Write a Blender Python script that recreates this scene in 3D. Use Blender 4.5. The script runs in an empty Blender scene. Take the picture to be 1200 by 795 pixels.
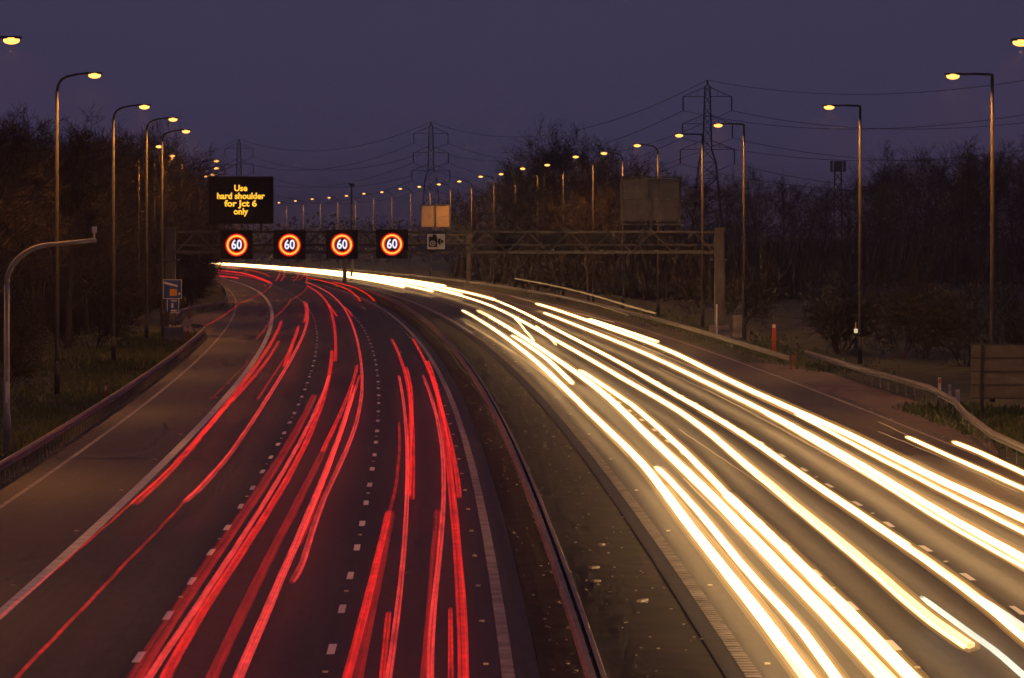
import bpy, math, random
from mathutils import Vector, Matrix

# ------------------------------------------------------------------ camera, sky, exposure
FPX, YH, CAMH = 5161.0, 258.0, 8.5          # focal length in photo pixels, horizon row, camera height (on an overbridge)
scene = bpy.context.scene
cd = bpy.data.cameras.new('camera'); cam = bpy.data.objects.new('camera', cd)
scene.collection.objects.link(cam); scene.camera = cam
cam.location = (0, 0, CAMH); cam.rotation_euler = (math.radians(90), 0, 0)
cd.sensor_width = 36.0; cd.lens = 36.0*FPX/1200.0
cd.shift_y = -(397.5-YH)/1200.0
cd.clip_start = 0.5; cd.clip_end = 20000

W = bpy.data.worlds.new('World'); scene.world = W; W.use_nodes = True
nt = W.node_tree; nt.nodes.clear()
sky = nt.nodes.new('ShaderNodeTexSky'); sky.sky_type = 'NISHITA'; sky.sun_disc = False
sky.sun_elevation = math.radians(-4.0); sky.sun_rotation = math.radians(200); sky.dust_density = 2.0
b1 = nt.nodes.new('ShaderNodeBackground'); b1.inputs[1].default_value = 0.10
b2 = nt.nodes.new('ShaderNodeBackground'); b2.inputs[0].default_value = (0.0450, 0.0375, 0.0825, 1); b2.inputs[1].default_value = 1.0
ad = nt.nodes.new('ShaderNodeAddShader'); wo = nt.nodes.new('ShaderNodeOutputWorld')
nt.links.new(sky.outputs[0], b1.inputs[0]); nt.links.new(b1.outputs[0], ad.inputs[0])
nt.links.new(b2.outputs[0], ad.inputs[1]); nt.links.new(ad.outputs[0], wo.inputs[0])

vs = scene.view_settings
vs.view_transform = 'Standard'; vs.look = 'None'; vs.gamma = 1.0; vs.exposure = 0.0; vs.use_curve_mapping = False
scene.render.engine = 'CYCLES'
cy = scene.cycles
cy.use_denoising = True; cy.transparent_max_bounces = 40; cy.max_bounces = 3
cy.diffuse_bounces = 1; cy.glossy_bounces = 1; cy.volume_bounces = 0; cy.use_adaptive_sampling = True; cy.adaptive_threshold = 0.04; cy.adaptive_min_samples = 16; cy.use_light_tree = True; cy.sample_clamp_indirect = 3.0
LAMP_W = 4000.0

R = random.Random(7)
COL = scene.collection

# ------------------------------------------------------------------ road geometry (metres)
def g(Y):                                   # the bend of the motorway, fitted to its lane lines
    return -0.00478*Y - 5.842e-5*Y*Y - 8.13e-9*Y**3
def z0(Y):                                  # the road falls gently away in the distance
    t = (Y-450.0)/60.0
    s = 60.0*(math.log1p(math.exp(t)) if t < 30 else t)
    s = min(s, 900.0)
    return -0.0045*s
def P(Y, u, z=0.0):
    return Vector((u+g(Y), Y, z0(Y)+z))
def pix(x, y, z=0.0):                       # photo pixel of something z metres above the road -> (distance, offset)
    Y = FPX*(CAMH-z)/(y-YH)
    for _ in range(40):
        Y = 0.5*Y + 0.5*FPX*(CAMH-z-z0(Y))/(y-YH)
    return Y, (x-600.0)*Y/FPX - g(Y)
def solve_Y(x, u, a=120, b=640):            # distance at which road offset u shows at photo column x
    best = min((abs(u+g(Y)-(x-600)*Y/FPX), Y) for Y in [a+i*0.5 for i in range(int((b-a)*2))])
    return best[1]
LINES = dict(OL=-13.48, TL=-10.02, D1=-6.39, D2=-2.70, RE=0.72, MB=5.27, R1=8.48, R2=11.98, TR=15.5, RO=19.0)

# ------------------------------------------------------------------ helpers
class MB:
    def __init__(s): s.v = []; s.f = []; s.uv = []
    def quad(s, a, b, c, d, uv=None):
        n = len(s.v); s.v += [tuple(a), tuple(b), tuple(c), tuple(d)]; s.f.append((n, n+1, n+2, n+3))
        s.uv.append(uv or [(0, 0), (1, 0), (1, 1), (0, 1)])
    def tri(s, a, b, c):
        n = len(s.v); s.v += [tuple(a), tuple(b), tuple(c)]; s.f.append((n, n+1, n+2)); s.uv.append([(0, 0), (1, 0), (0.5, 1)])
    def box(s, c, d, m=None):
        c = Vector(c); h = Vector(d)/2; n = len(s.v)
        for k in range(8):
            p = Vector((h.x if k & 1 else -h.x, h.y if k & 2 else -h.y, h.z if k & 4 else -h.z))
            s.v.append(tuple(c+(m @ p if m else p)))
        for q in ((0, 2, 3, 1), (4, 5, 7, 6), (0, 1, 5, 4), (2, 6, 7, 3), (0, 4, 6, 2), (1, 3, 7, 5)):
            s.f.append(tuple(n+i for i in q)); s.uv.append([(0, 0), (1, 0), (1, 1), (0, 1)])
    def tube(s, pts, rad, n=8, caps=True, rx=None):
        pts = [Vector(p) for p in pts]; k = len(pts)
        rad = rad if isinstance(rad, (list, tuple)) else [rad]*k
        base = len(s.v); prev = None; L = 0.0; Ls = []
        for i, p in enumerate(pts):
            t = (pts[min(i+1, k-1)]-pts[max(i-1, 0)])
            t = t.normalized() if t.length > 1e-9 else Vector((0, 0, 1))
            if prev is None:
                ref = Vector((0, 0, 1)) if abs(t.z) < 0.9 else Vector((1, 0, 0))
                a = t.cross(ref).normalized()
            else:
                a = (prev-t*prev.dot(t))
                a = a.normalized() if a.length > 1e-6 else t.cross(Vector((0.3, 0.5, 0.8))).normalized()
            prev = a; b = t.cross(a)
            if i: L += (p-pts[i-1]).length
            Ls.append(L)
            for j in range(n):
                q = 2*math.pi*(j+0.5)/n
                s.v.append(tuple(p+(a*math.cos(q)*(rx or 1.0)+b*math.sin(q))*rad[i]))
        for i in range(k-1):
            for j in range(n):
                j2 = (j+1) % n
                s.f.append((base+i*n+j, base+i*n+j2, base+(i+1)*n+j2, base+(i+1)*n+j))
                s.uv.append([(j/n, Ls[i]), ((j+1)/n, Ls[i]), ((j+1)/n, Ls[i+1]), (j/n, Ls[i+1])])
        if caps:
            s.f.append(tuple(base+j for j in range(n))[::-1]); s.uv.append([(j/n, 0) for j in range(n)])
            s.f.append(tuple(base+(k-1)*n+j for j in range(n))); s.uv.append([(j/n, L) for j in range(n)])
    def bar(s, a, b, w, h=None):                 # square bar from a to b
        a = Vector(a); b = Vector(b); d = b-a
        s.box((a+b)/2, (w, h or w, d.length), d.to_track_quat('Z', 'Y').to_matrix())
    def ring(s, c, r0, r1, n=40, y=0.0):         # flat annulus in the x-z plane facing -y
        c = Vector(c)
        for j in range(n):
            q0 = 2*math.pi*j/n; q1 = 2*math.pi*(j+1)/n
            f = lambda r, q: c+Vector((math.cos(q)*r, y, math.sin(q)*r))
            s.quad(f(r0, q0), f(r1, q0), f(r1, q1), f(r0, q1))
    def mesh(s, name, smooth=False):
        me = bpy.data.meshes.new(name); me.from_pydata(s.v, [], s.f)
        l = me.uv_layers.new(name='UVMap'); flat = [c for uv in s.uv for p in uv for c in p]
        l.data.foreach_set('uv', flat)
        if smooth: me.polygons.foreach_set('use_smooth', [True]*len(me.polygons))
        me.update(); return me
    def build(s, name, mat, parent=None, smooth=False, loc=None):
        return link(name, s.mesh(name, smooth), mat, parent, loc)

def link(name, me, mat=None, parent=None, loc=None, rotz=None):
    o = bpy.data.objects.new(name, me); COL.objects.link(o)
    if mat is not None and me is not None and not me.materials: me.materials.append(mat)
    if parent is not None: o.parent = parent
    if loc is not None: o.location = loc
    if rotz is not None: o.rotation_euler = (0, 0, rotz)
    return o
def empty(name, loc=(0, 0, 0), rotz=0.0):
    o = bpy.data.objects.new(name, None); COL.objects.link(o); o.location = loc; o.rotation_euler = (0, 0, rotz); return o
def tag(o, label=None, cat=None, group=None, kind=None):
    if label: o['label'] = label
    if cat: o['category'] = cat
    if group: o['group'] = group
    if kind: o['kind'] = kind
    return o
ORD = ['first', 'second', 'third', 'fourth', 'fifth', 'sixth', 'seventh', 'eighth', 'ninth', 'tenth', 'eleventh', 'twelfth', 'thirteenth',
       'fourteenth', 'fifteenth', 'sixteenth', 'seventeenth', 'eighteenth', 'nineteenth', 'twentieth'] + \
      ['twenty-'+k for k in ('first', 'second', 'third', 'fourth', 'fifth', 'sixth', 'seventh', 'eighth', 'ninth')] + ['thirtieth'] + \
      ['thirty-'+k for k in ('first', 'second', 'third', 'fourth', 'fifth', 'sixth', 'seventh', 'eighth', 'ninth')] + ['fortieth'] + \
      ['forty-'+k for k in ('first', 'second', 'third', 'fourth', 'fifth', 'sixth', 'seventh', 'eighth', 'ninth')] + ['fiftieth']

# ------------------------------------------------------------------ materials
def new_mat(name):
    m = bpy.data.materials.new(name); m.use_nodes = True
    return m, m.node_tree, m.node_tree.nodes['Principled BSDF']
def noise_mat(name, c0, c1, scale, rough=0.7, metal=0.0, detail=4, bump=0.0, coord='Object', spec=0.4):
    m, t, p = new_mat(name)
    tc = t.nodes.new('ShaderNodeTexCoord'); n = t.nodes.new('ShaderNodeTexNoise')
    n.inputs['Scale'].default_value = scale; n.inputs['Detail'].default_value = detail
    r = t.nodes.new('ShaderNodeValToRGB'); r.color_ramp.elements[0].position = 0.3; r.color_ramp.elements[1].position = 0.7
    r.color_ramp.elements[0].color = (*c0, 1); r.color_ramp.elements[1].color = (*c1, 1)
    t.links.new(tc.outputs[coord], n.inputs['Vector']); t.links.new(n.outputs[0], r.inputs[0]); t.links.new(r.outputs[0], p.inputs['Base Color'])
    p.inputs['Roughness'].default_value = rough; p.inputs['Metallic'].default_value = metal
    p.inputs['Specular IOR Level'].default_value = spec
    if bump:
        b = t.nodes.new('ShaderNodeBump'); b.inputs['Strength'].default_value = bump; b.inputs['Distance'].default_value = 0.02
        t.links.new(n.outputs[0], b.inputs['Height']); t.links.new(b.outputs[0], p.inputs['Normal'])
    return m
def emit_mat(name, col, strength):
    m = bpy.data.materials.new(name); m.use_nodes = True; t = m.node_tree; t.nodes.clear()
    e = t.nodes.new('ShaderNodeEmission'); o = t.nodes.new('ShaderNodeOutputMaterial')
    e.inputs[0].default_value = (*col, 1); e.inputs[1].default_value = strength; t.links.new(e.outputs[0], o.inputs[0]); return m
def trail_mat(name, col, strength, low, along=0.35, around=5.0, bead=0.0):
    # light that has been left hanging in the air: adds to what lies behind it
    m = bpy.data.materials.new(name); m.use_nodes = True; t = m.node_tree; t.nodes.clear()
    tc = t.nodes.new('ShaderNodeTexCoord'); oi = t.nodes.new('ShaderNodeObjectInfo')
    mp = t.nodes.new('ShaderNodeVectorMath'); mp.operation = 'MULTIPLY'; mp.inputs[1].default_value = (around, along, 1)
    of = t.nodes.new('ShaderNodeVectorMath'); of.operation = 'ADD'
    sc = t.nodes.new('ShaderNodeMath'); sc.operation = 'MULTIPLY'; sc.inputs[1].default_value = 50
    t.links.new(oi.outputs['Random'], sc.inputs[0]); t.links.new(tc.outputs['UV'], mp.inputs[0])
    t.links.new(mp.outputs[0], of.inputs[0]); t.links.new(sc.outputs[0], of.inputs[1])
    n = t.nodes.new('ShaderNodeTexNoise'); n.inputs['Scale'].default_value = 1.0; n.inputs['Detail'].default_value = 2
    t.links.new(of.outputs[0], n.inputs['Vector'])
    mr = t.nodes.new('ShaderNodeMapRange'); mr.inputs[1].default_value = 0.3; mr.inputs[2].default_value = 0.7
    mr.inputs[3].default_value = low*strength; mr.inputs[4].default_value = strength
    t.links.new(n.outputs[0], mr.inputs[0])
    e = t.nodes.new('ShaderNodeEmission'); e.inputs[0].default_value = (*col, 1); last = mr.outputs[0]
    if bead:
        sx = t.nodes.new('ShaderNodeSeparateXYZ'); t.links.new(tc.outputs['UV'], sx.inputs[0])
        f = t.nodes.new('ShaderNodeMath'); f.operation = 'MULTIPLY'; f.inputs[1].default_value = 2*math.pi/bead
        t.links.new(sx.outputs[1], f.inputs[0])
        s = t.nodes.new('ShaderNodeMath'); s.operation = 'SINE'; t.links.new(f.outputs[0], s.inputs[0])
        k = t.nodes.new('ShaderNodeMath'); k.operation = 'MULTIPLY_ADD'; k.inputs[1].default_value = 0.20; k.inputs[2].default_value = 0.85
        t.links.new(s.outputs[0], k.inputs[0])
        mu = t.nodes.new('ShaderNodeMath'); mu.operation = 'MULTIPLY'; t.links.new(k.outputs[0], mu.inputs[0]); t.links.new(last, mu.inputs[1])
        last = mu.outputs[0]
    t.links.new(last, e.inputs[1])
    tr = t.nodes.new('ShaderNodeBsdfTransparent'); a = t.nodes.new('ShaderNodeAddShader'); o = t.nodes.new('ShaderNodeOutputMaterial')
    t.links.new(e.outputs[0], a.inputs[0]); t.links.new(tr.outputs[0], a.inputs[1]); t.links.new(a.outputs[0], o.inputs[0])
    return m

def asphalt_mat(name, stops, dark=1.0):
    # stops: (offset in metres, colour) across the road; joints and wheel-path wear follow the lanes
    m, t, p = new_mat(name)
    uv = t.nodes.new('ShaderNodeTexCoord'); sx = t.nodes.new('ShaderNodeSeparateXYZ'); t.links.new(uv.outputs['UV'], sx.inputs[0])
    lo, hi = stops[0][0], stops[-1][0]
    mr = t.nodes.new('ShaderNodeMapRange'); mr.inputs[1].default_value = lo; mr.inputs[2].default_value = hi
    n0 = t.nodes.new('ShaderNodeTexNoise'); n0.inputs['Scale'].default_value = 1.0; n0.inputs['Detail'].default_value = 3
    v0 = t.nodes.new('ShaderNodeVectorMath'); v0.operation = 'MULTIPLY'; v0.inputs[1].default_value = (0.9, 0.02, 1)
    t.links.new(uv.outputs['UV'], v0.inputs[0]); t.links.new(v0.outputs[0], n0.inputs['Vector'])
    wob = t.nodes.new('ShaderNodeMath'); wob.operation = 'MULTIPLY_ADD'; wob.inputs[1].default_value = 0.25
    t.links.new(n0.outputs[0], wob.inputs[0]); t.links.new(sx.outputs[0], wob.inputs[2])
    t.links.new(wob.outputs[0], mr.inputs[0])
    r = t.nodes.new('ShaderNodeValToRGB'); cr = r.color_ramp
    for i, (u, c) in enumerate(stops):
        e = cr.elements[i] if i < 2 else cr.elements.new(0.5)
        if i == 1: pass
    while len(cr.elements) > len(stops): cr.elements.remove(cr.elements[-1])
    for i, (u, c) in enumerate(stops):
        cr.elements[i].position = (u-lo)/(hi-lo) if hi > lo else 0
    for i, (u, c) in enumerate(stops):
        cr.elements[i].color = (c[0]*dark, c[1]*dark, c[2]*dark, 1)
    t.links.new(mr.outputs[0], r.inputs[0])
    # blotches and long streaks
    v1 = t.nodes.new('ShaderNodeVectorMath'); v1.operation = 'MULTIPLY'; v1.inputs[1].default_value = (0.55, 0.035, 1)
    n1 = t.nodes.new('ShaderNodeTexNoise'); n1.inputs['Scale'].default_value = 1.0; n1.inputs['Detail'].default_value = 6; n1.inputs['Roughness'].default_value = 0.65
    t.links.new(uv.outputs['UV'], v1.inputs[0]); t.links.new(v1.outputs[0], n1.inputs['Vector'])
    v3 = t.nodes.new('ShaderNodeVectorMath'); v3.operation = 'MULTIPLY'; v3.inputs[1].default_value = (6.0, 0.05, 1)
    n3 = t.nodes.new('ShaderNodeTexNoise'); n3.inputs['Scale'].default_value = 1.0; n3.inputs['Detail'].default_value = 4
    t.links.new(uv.outputs['UV'], v3.inputs[0]); t.links.new(v3.outputs[0], n3.inputs['Vector'])
    n2 = t.nodes.new('ShaderNodeTexNoise'); n2.inputs['Scale'].default_value = 9.0; n2.inputs['Detail'].default_value = 3
    t.links.new(uv.outputs['UV'], n2.inputs['Vector'])
    def rng(src, a, b):
        q = t.nodes.new('ShaderNodeMapRange'); q.inputs[1].default_value = 0.3; q.inputs[2].default_value = 0.7
        q.inputs[3].default_value = a; q.inputs[4].default_value = b; t.links.new(src, q.inputs[0]); return q.outputs[0]
    m1 = t.nodes.new('ShaderNodeMath'); m1.operation = 'MULTIPLY'; t.links.new(rng(n1.outputs[0], 0.72, 1.22), m1.inputs[0]); t.links.new(rng(n2.outputs[0], 0.8, 1.2), m1.inputs[1])
    m2 = t.nodes.new('ShaderNodeMath'); m2.operation = 'MULTIPLY'; t.links.new(m1.outputs[0], m2.inputs[0]); t.links.new(rng(n3.outputs[0], 0.84, 1.14), m2.inputs[1])
    n5 = t.nodes.new('ShaderNodeTexNoise'); n5.inputs['Scale'].default_value = 1.0; n5.inputs['Detail'].default_value = 8; n5.inputs['Roughness'].default_value = 0.75
    v5 = t.nodes.new('ShaderNodeVectorMath'); v5.operation = 'MULTIPLY'; v5.inputs[1].default_value = (3.0, 0.7, 1)
    t.links.new(uv.outputs['UV'], v5.inputs[0]); t.links.new(v5.outputs[0], n5.inputs['Vector'])
    m3 = t.nodes.new('ShaderNodeMath'); m3.operation = 'MULTIPLY'; t.links.new(m2.outputs[0], m3.inputs[0]); t.links.new(rng(n5.outputs[0], 0.68, 1.30), m3.inputs[1])
    mx = t.nodes.new('ShaderNodeVectorMath'); mx.operation = 'SCALE'; t.links.new(r.outputs[0], mx.inputs[0]); t.links.new(m3.outputs[0], mx.inputs['Scale'])
    t.links.new(mx.outputs[0], p.inputs['Base Color'])
    p.inputs['Roughness'].default_value = 0.62; p.inputs['Specular IOR Level'].default_value = 0.35
    b = t.nodes.new('ShaderNodeBump'); b.inputs['Strength'].default_value = 0.5; b.inputs['Distance'].default_value = 0.01
    n4 = t.nodes.new('ShaderNodeTexNoise'); n4.inputs['Scale'].default_value = 40.0; t.links.new(uv.outputs['UV'], n4.inputs['Vector'])
    t.links.new(n4.outputs[0], b.inputs['Height']); t.links.new(b.outputs[0], p.inputs['Normal'])
    return m

BR = (0.074, 0.062, 0.052); DK = (0.044, 0.040, 0.042); JT = (0.026, 0.023, 0.022); MID = (0.060, 0.052, 0.046); WT = (0.075, 0.066, 0.058)
M = {}
M['asphalt_left'] = asphalt_mat('asphalt_left', [(-14.6, BR), (-10.2, BR), (-9.9, MID), (-8.9, WT), (-8.2, MID), (-7.2, WT), (-6.5, MID), (-6.35, JT), (-6.2, DK),
                                                 (-2.75, DK), (-2.6, JT), (-2.45, (0.036, 0.032, 0.035)), (0.6, (0.040, 0.035, 0.036)), (1.4, MID)], 0.86)
M['asphalt_right'] = asphalt_mat('asphalt_right', [(4.6, MID), (5.5, MID), (6.2, WT), (7.0, MID), (8.4, DK), (8.6, JT), (8.8, MID), (9.6, WT), (10.4, MID), (11.9, DK), (12.05, JT),
                                                   (12.2, MID), (13.8, WT), (15.4, MID), (15.6, DK), (17.0, BR), (19.3, MID)], 0.70)
M['refuge_asphalt'] = noise_mat('refuge_asphalt', (0.085, 0.064, 0.050), (0.15, 0.105, 0.078), 0.35, rough=0.75, detail=7)
M['paint'] = noise_mat('white_road_paint', (0.42, 0.40, 0.37), (0.75, 0.73, 0.69), 2.0, rough=0.6, detail=6)
M['dash_paint'] = noise_mat('lane_dash_paint', (0.72, 0.70, 0.66), (0.88, 0.86, 0.82), 3.0, rough=0.5, detail=6)
M['ribbed_paint'] = noise_mat('ribbed_paint', (0.10, 0.09, 0.085), (0.24, 0.22, 0.21), 1.3, rough=0.7, detail=6)
M['worn_paint'] = noise_mat('worn_road_paint', (0.16, 0.15, 0.14), (0.42, 0.40, 0.37), 1.3, rough=0.6, detail=6)
M['median'] = noise_mat('median_soil', (0.010, 0.0085, 0.006), (0.042, 0.033, 0.023), 0.8, rough=0.95, detail=9, bump=0.6)
M['verge'] = noise_mat('verge_grass_ground', (0.025, 0.038, 0.014), (0.075, 0.085, 0.03), 0.5, rough=0.95, detail=8, bump=0.5)
M['field'] = noise_mat('field_ground', (0.018, 0.018, 0.012), (0.042, 0.04, 0.026), 0.02, rough=0.95, detail=8)
M['grass'] = noise_mat('grass_blades', (0.06, 0.10, 0.02), (0.15, 0.17, 0.05), 0.6, rough=0.8)
M['steel'] = noise_mat('galvanised_steel', (0.19, 0.155, 0.125), (0.33, 0.28, 0.23), 1.5, rough=0.6, metal=0.0, detail=6)
M['post_steel'] = noise_mat('weathered_post_steel', (0.10, 0.10, 0.10), (0.22, 0.215, 0.21), 3.0, rough=0.65, metal=0.2)
M['column'] = noise_mat('lamp_column_paint', (0.042, 0.042, 0.042), (0.072, 0.072, 0.07), 2.0, rough=0.9, metal=0.0, spec=0.08)
M['mast_paint'] = noise_mat('mast_paint', (0.22, 0.22, 0.21), (0.34, 0.335, 0.325), 2.0, rough=0.6, spec=0.2)
M['dark_metal'] = noise_mat('dark_metal', (0.03, 0.03, 0.032), (0.06, 0.06, 0.062), 2.0, rough=0.6)
M['gantry'] = noise_mat('gantry_paint', (0.075, 0.072, 0.070), (0.13, 0.125, 0.12), 1.5, rough=0.55, metal=0.1)
M['sign_back'] = noise_mat('sign_back_aluminium', (0.105, 0.09, 0.082), (0.17, 0.148, 0.135), 1.2, rough=0.6, metal=0.1, detail=6)
M['sign_back_lamp_tint'] = noise_mat('sign_back_lamp_tint', (0.40, 0.30, 0.19), (0.48, 0.37, 0.24), 1.2, rough=0.6, detail=6)  # orange sodium lamplight tinted into the far board's base colour
M['sign_black'] = noise_mat('sign_black', (0.006, 0.006, 0.006), (0.012, 0.012, 0.012), 2.0, rough=0.7)
M['sign_white'] = noise_mat('sign_white_sheet', (0.55, 0.53, 0.52), (0.7, 0.68, 0.66), 2.0, rough=0.5)
M['sign_blue'] = noise_mat('sign_blue_sheet', (0.012, 0.05, 0.24), (0.02, 0.07, 0.32), 2.0, rough=0.45)
M['sign_orange'] = noise_mat('sign_orange_sheet', (0.65, 0.28, 0.02), (0.75, 0.34, 0.03), 2.0, rough=0.45)
M['red_marker'] = noise_mat('marker_red', (0.42, 0.05, 0.02), (0.55, 0.08, 0.03), 3.0, rough=0.5)
M['concrete'] = noise_mat('concrete', (0.20, 0.19, 0.175), (0.32, 0.30, 0.28), 2.0, rough=0.85, detail=7)
M['cabinet'] = noise_mat('cabinet_grey_green', (0.14, 0.15, 0.13), (0.20, 0.21, 0.185), 2.0, rough=0.6)
M['bark'] = noise_mat('bark', (0.035, 0.028, 0.022), (0.085, 0.068, 0.052), 3.0, rough=0.9)
M['twig'] = noise_mat('twigs', (0.030, 0.022, 0.018), (0.075, 0.056, 0.042), 1.0, rough=0.9)
M['bush'] = noise_mat('bush_twigs', (0.022, 0.019, 0.011), (0.058, 0.048, 0.025), 0.8, rough=0.9)
M['wood_mass'] = noise_mat('distant_wood', (0.020, 0.017, 0.015), (0.042, 0.035, 0.030), 0.05, rough=0.95)
M['pylon'] = noise_mat('pylon_steel', (0.06, 0.06, 0.062), (0.10, 0.10, 0.104), 0.3, rough=0.6, metal=0.3)
M['reflector'] = noise_mat('reflector', (0.55, 0.5, 0.35), (0.75, 0.7, 0.5), 5.0, rough=0.25)
M['litter'] = noise_mat('pale_litter', (0.22, 0.2, 0.16), (0.5, 0.47, 0.4), 5.0, rough=0.8)
M['lens'] = emit_mat('sodium_lens', (1.0, 0.44, 0.10), 2.5)
M['amber'] = emit_mat('amber_led', (1.0, 0.50, 0.04), 1.35)
M['ring_yellow'] = emit_mat('ring_led_core', (1.0, 0.50, 0.06), 1.5)
M['ring_red'] = emit_mat('ring_led_red', (0.85, 0.012, 0.010), 1.0)
M['digit_white'] = emit_mat('digit_led', (0.86, 0.83, 1.0), 1.15)
M['red_a'] = trail_mat('tail_light_red', (1.0, 0.017, 0.012), 0.25, 0.22, bead=1.25)
M['red_p'] = trail_mat('tail_light_bright', (1.0, 0.048, 0.040), 0.29, 0.30, bead=1.25)
M['red_d'] = trail_mat('tail_light_dim', (1.0, 0.020, 0.014), 0.09, 0.25, bead=1.4)
M['white_a'] = trail_mat('headlight_white', (1.0, 0.60, 0.245), 1.3, 0.78, along=0.05)
M['white_c'] = trail_mat('headlight_cool', (0.85, 0.93, 0.78), 0.6, 0.6, along=0.08)
M['gold'] = trail_mat('marker_gold', (1.0, 0.55, 0.20), 0.22, 0.45, along=0.06)
M['glow'] = trail_mat('headlight_lens_fringe', (1.0, 0.48, 0.11), 0.13, 0.6, along=0.06)

# ------------------------------------------------------------------ ground, road, verges
def ys_list(a, b):
    out = []; Y = a
    while Y < b:
        out.append(Y); Y += 4.0 if Y < 400 else (8.0 if Y < 900 else 20.0)
    out.append(b); return out
def strip(name, mat, u0, u1, a, b, z, nu=1, parent=None, zf=None):
    m = MB(); ys = ys_list(a, b)
    fu0 = u0 if callable(u0) else (lambda Y: u0); fu1 = u1 if callable(u1) else (lambda Y: u1)
    for i in range(len(ys)-1):
        for k in range(nu):
            c = []
            for (Y, t) in ((ys[i], k/nu), (ys[i], (k+1)/nu), (ys[i+1], (k+1)/nu), (ys[i+1], k/nu)):
                u = fu0(Y)+(fu1(Y)-fu0(Y))*t
                c.append((P(Y, u, z+(zf(Y, u) if zf else 0)), (u, Y)))
            m.quad(*[q[0] for q in c], uv=[q[1] for q in c])
    return m.build(name, mat, parent)

# one sheet of land that reaches the horizon
m = MB(); rows = [-60, 0, 60, 150, 300, 450, 600, 800, 1000, 1300, 1700, 2400, 3500, 6000, 14000]
xs = [-5000, -1500, -500, -200, -80, -40, 0, 40, 80, 200, 500, 1500, 5000]
for i in range(len(rows)-1):
    for k in range(len(xs)-1):
        m.quad(*[(x, Y, z0(Y)-0.35) for (x, Y) in ((xs[k], rows[i]), (xs[k+1], rows[i]), (xs[k+1], rows[i+1]), (xs[k], rows[i+1]))])
tag(m.build('terrain', M['field']), kind='structure')
def bump_l(Y, u):
    d = max(0.0, -14.6-u)
    return 0.10*math.sin(Y*0.11+u*0.7)*min(1, d/4)+0.03*min(d, 8)*math.sin(Y*0.021+1)
def bump_r(Y, u):
    d = max(0.0, u-20.0)
    return 0.10*math.sin(Y*0.13+u*0.6)*min(1, d/4)+0.02*min(d, 8)*math.sin(Y*0.017)
def era_l(Y):                                  # the left-hand refuge widens the hard shoulder
    t = max(0.0, min(1.0, (Y-322)/12.0)) * max(0.0, min(1.0, (432-Y)/45.0)); return -14.3-3.2*t
def era_r(Y):
    t = max(0.0, min(1.0, (Y-156)/26.0)) * max(0.0, min(1.0, (262-Y)/6.0)); return 19.5+2.9*t
tag(strip('verge_left', M['verge'], -62, era_l, 30, 1300, 0.0, nu=16, zf=bump_l), kind='structure')
tag(strip('verge_right', M['verge'], era_r, 70, 30, 1300, 0.0, nu=16, zf=bump_r), kind='structure')
road_l = tag(strip('carriageway_left', M['asphalt_left'], -14.3, 1.3, 30, 1300, 0.02, nu=2), kind='structure')
road_r = tag(strip('carriageway_right', M['asphalt_right'], 4.75, 19.5, 30, 1300, 0.02, nu=2), kind='structure')
tag(strip('central_reservation', M['median'], 1.3, 4.75, 30, 1300, 0.0, nu=6, zf=lambda Y, u: 0.06*math.sin((u-1.3)/3.45*math.pi)), kind='structure')
tag(strip('refuge_pavement_left', M['refuge_asphalt'], lambda Y: era_l(Y)+0.02, -14.31, 322, 432, 0.024), kind='structure')
tag(strip('refuge_pavement_right', M['refuge_asphalt'], 19.51, lambda Y: era_r(Y)-0.02, 156, 262, 0.024), kind='structure')

def line(name, mat, u, w, road, a=30, b=1250, z=0.026): strip(name, mat, u-w/2, u+w/2, a, b, z, parent=road)
line('edge_line', M['worn_paint'], LINES['OL'], 0.16, road_l)
line('edge_line', M['paint'], LINES['TL'], 0.30, road_l)
line('edge_line', M['worn_paint'], LINES['RE'], 0.24, road_l)
line('edge_line', M['worn_paint'], LINES['TR'], 0.24, road_r)
line('edge_line', M['worn_paint'], LINES['RO'], 0.16, road_r)
line('edge_line', M['worn_paint'], LINES['MB'], 0.30, road_r)
# raised ribs of the rumble edge line beside the central reservation
m = MB()
Y = 62.0
while Y < 330:
    c = P(Y, LINES['MB'], 0.034); m.box(c, (0.31, 0.12, 0.018)); Y += 0.5
tag(m.build('rumble_ribs', M['ribbed_paint'], road_r), kind='stuff')
# dashes (2 m mark, 7 m gap), each its own quad; cat's eyes every 18 m
def dashes(u, road, Y00, Ymax, mat):
    Y = Y00; k = 0; st = MB()
    while Y < Ymax:
        a, b = P(Y, u), P(Y+2.1, u); c = P(Y+1.05, u, 0.027)
        md = MB(); w = 0.075
        ja = [R.uniform(-0.012, 0.012) for _ in range(4)]
        md.quad((a.x-w-c.x+ja[0], -1.05, 0), (a.x+w-c.x+ja[1], -1.05, 0), (b.x+w-c.x+ja[2], 1.05, 0), (b.x-w-c.x+ja[3], 1.05, 0))
        md.build('lane_dash', mat, road, loc=c)
        if k % 2 == 0:
            s = P(Y+5.6, u, 0.035); st.box(s, (0.10, 0.13, 0.03))
        Y += 9.0; k += 1
    tag(st.build('road_studs', M['reflector'], road), kind='stuff')
YD = FPX*CAMH/(771.7-YH)-1.05
dashes(LINES['D1'], road_l, YD-27, 640, M['dash_paint'])
dashes(LINES['D2'], road_l, FPX*CAMH/(762.3-YH)-1.05-27, 640, M['dash_paint'])
dashes(LINES['R1'], road_r, FPX*CAMH/(757.7-YH)-1.05-27, 560, M['dash_paint'])
dashes(LINES['R2'], road_r, FPX*CAMH/(716.7-YH)-1.05-27, 560, M['dash_paint'])
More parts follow.
